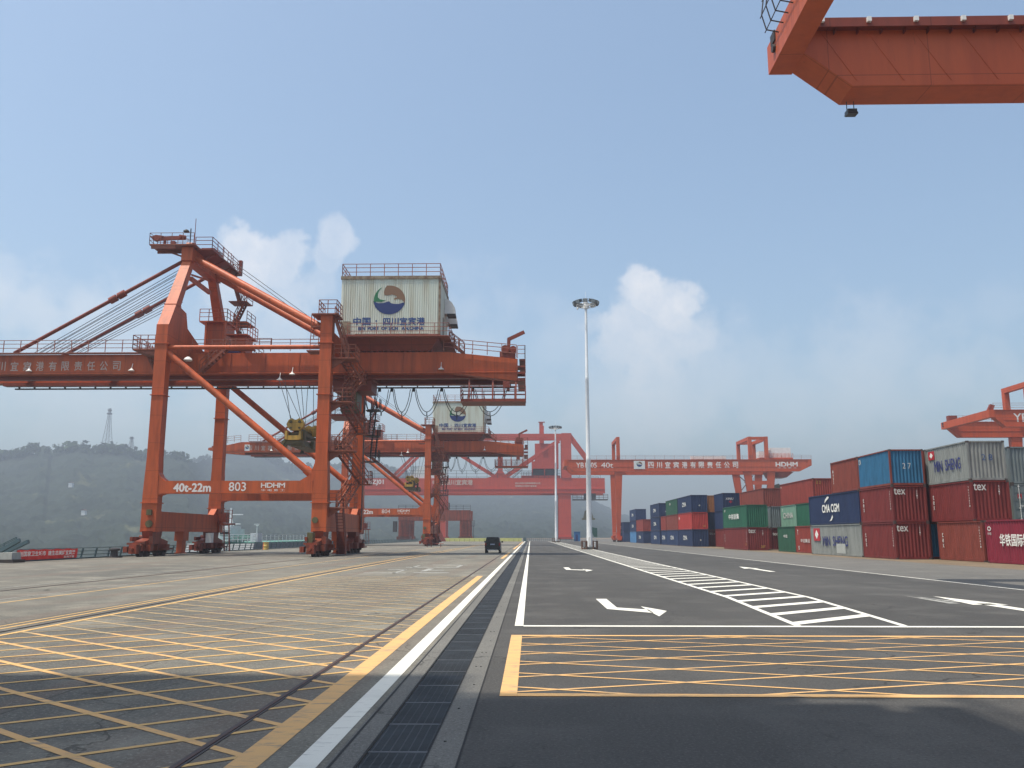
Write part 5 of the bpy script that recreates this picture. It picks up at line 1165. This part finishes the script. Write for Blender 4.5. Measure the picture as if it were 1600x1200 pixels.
# small work stand under the 804 crane
root=thing('work_stand',(-15,128,0),'small red pipe stand with a lamp beside the second crane base','stand')
b=MB(); b.tube((-15.2,128,0),(-15.2,128,1.2),.06,6); b.tube((-14.6,128,0),(-14.6,128,1.2),.06,6); b.tube((-15.6,128,.5),(-12.8,128,.5),.05,6); b.tube((-13.2,128,0),(-13.2,128,.5),.05,6); b.box(-15.6,-14.2,127.6,128.4,1.2,1.4); b.build('frame','crane_dark',root)
b=MB(); b.tube((-14.9,128,.2),(-14.9,128,.45),.12,8); b.build('lamp','ct_fr',root); done()
# pylons on the hill
def pylon(x,y,z,h,wd,label):
    root=thing('lattice_tower',(x,y,z),label,'tower'); b=MB(); n=9; rr_=.35
    def w_(t): return wd*(1-t)**1.3/2+.9
    for (sx,sy) in ((-1,-1),(1,-1),(1,1),(-1,1)):
        for k in range(n): t0,t1=k/n,(k+1)/n; b.beam((x+sx*w_(t0),y+sy*w_(t0),z+h*t0),(x+sx*w_(t1),y+sy*w_(t1),z+h*t1),rr_)
    for k in range(n):
        t0,t1=k/n,(k+1)/n
        for s in (-1,1):
            b.beam((x-w_(t0),y+s*w_(t0),z+h*t0),(x+w_(t1),y+s*w_(t1),z+h*t1),.22); b.beam((x+w_(t0),y+s*w_(t0),z+h*t0),(x-w_(t1),y+s*w_(t1),z+h*t1),.22)
    b.build('mast','dark',root)
    b=MB(); b.box(x-2.2,x+2.2,y-2.2,y+2.2,z+h*.86,z+h*.89); b.box(x-1.8,x+1.8,y-1.8,y+1.8,z+h*.94,z+h*.97); b.build('antenna_deck','dark',root); done()
pylon(-500,1000,98,53,9,'tall lattice mast on the hill crest left of the nearest crane')
pylon(-471,1000,98,19,5,'short faint lattice mast to the right of the tall one on the hill')
# houses on the hillside
for k,(px,py,lb) in enumerate([(142,800,'tiny white house low on the wooded hillside, brightest one'),(118,757,'pale house roof higher on the wooded hillside under the tall mast'),(100,788,'pale house half hidden in trees at the left of the hillside')]):
    u=(px-829)/1340/.985; Y=700+60*k; z=1.65+(837-py)/1340*Y; X=Y*u
    root=thing('hill_house',(X,Y,z),lb,'house','small houses on the hillside')
    b=MB(); b.box(X-1.6,X+1.6,Y-1.5,Y+1.5,z-3,z+1.0); b.build('wall','white',root); b=MB(); b.prism([(X-2,z+1.0),(X+2,z+1.0),(X,z+2)],'y',Y-1.8,Y+1.8); b.build('roof','rusty',root); done()
bpy.data.objects.remove(fonto)

# ---------------------------------------------------------------- haze
b=MB(); b.box(-2600,2300,-700,2700,-12.5,190); hz=b.build('haze','rope')
m=bpy.data.materials.new('haze'); m.use_nodes=True; nt=m.node_tree; nt.nodes.clear()
o_=N(nt,'ShaderNodeOutputMaterial'); v_=N(nt,'ShaderNodeVolumePrincipled'); v_.inputs['Color'].default_value=(.62,.70,.81,1); v_.inputs['Density'].default_value=.00068; v_.inputs['Anisotropy'].default_value=.3
nt.links.new(v_.outputs[0],o_.inputs['Volume']); hz.data.materials.clear(); hz.data.materials.append(m); tag(hz,'thin pale haze filling the air over the quay and river','haze',kind='stuff')
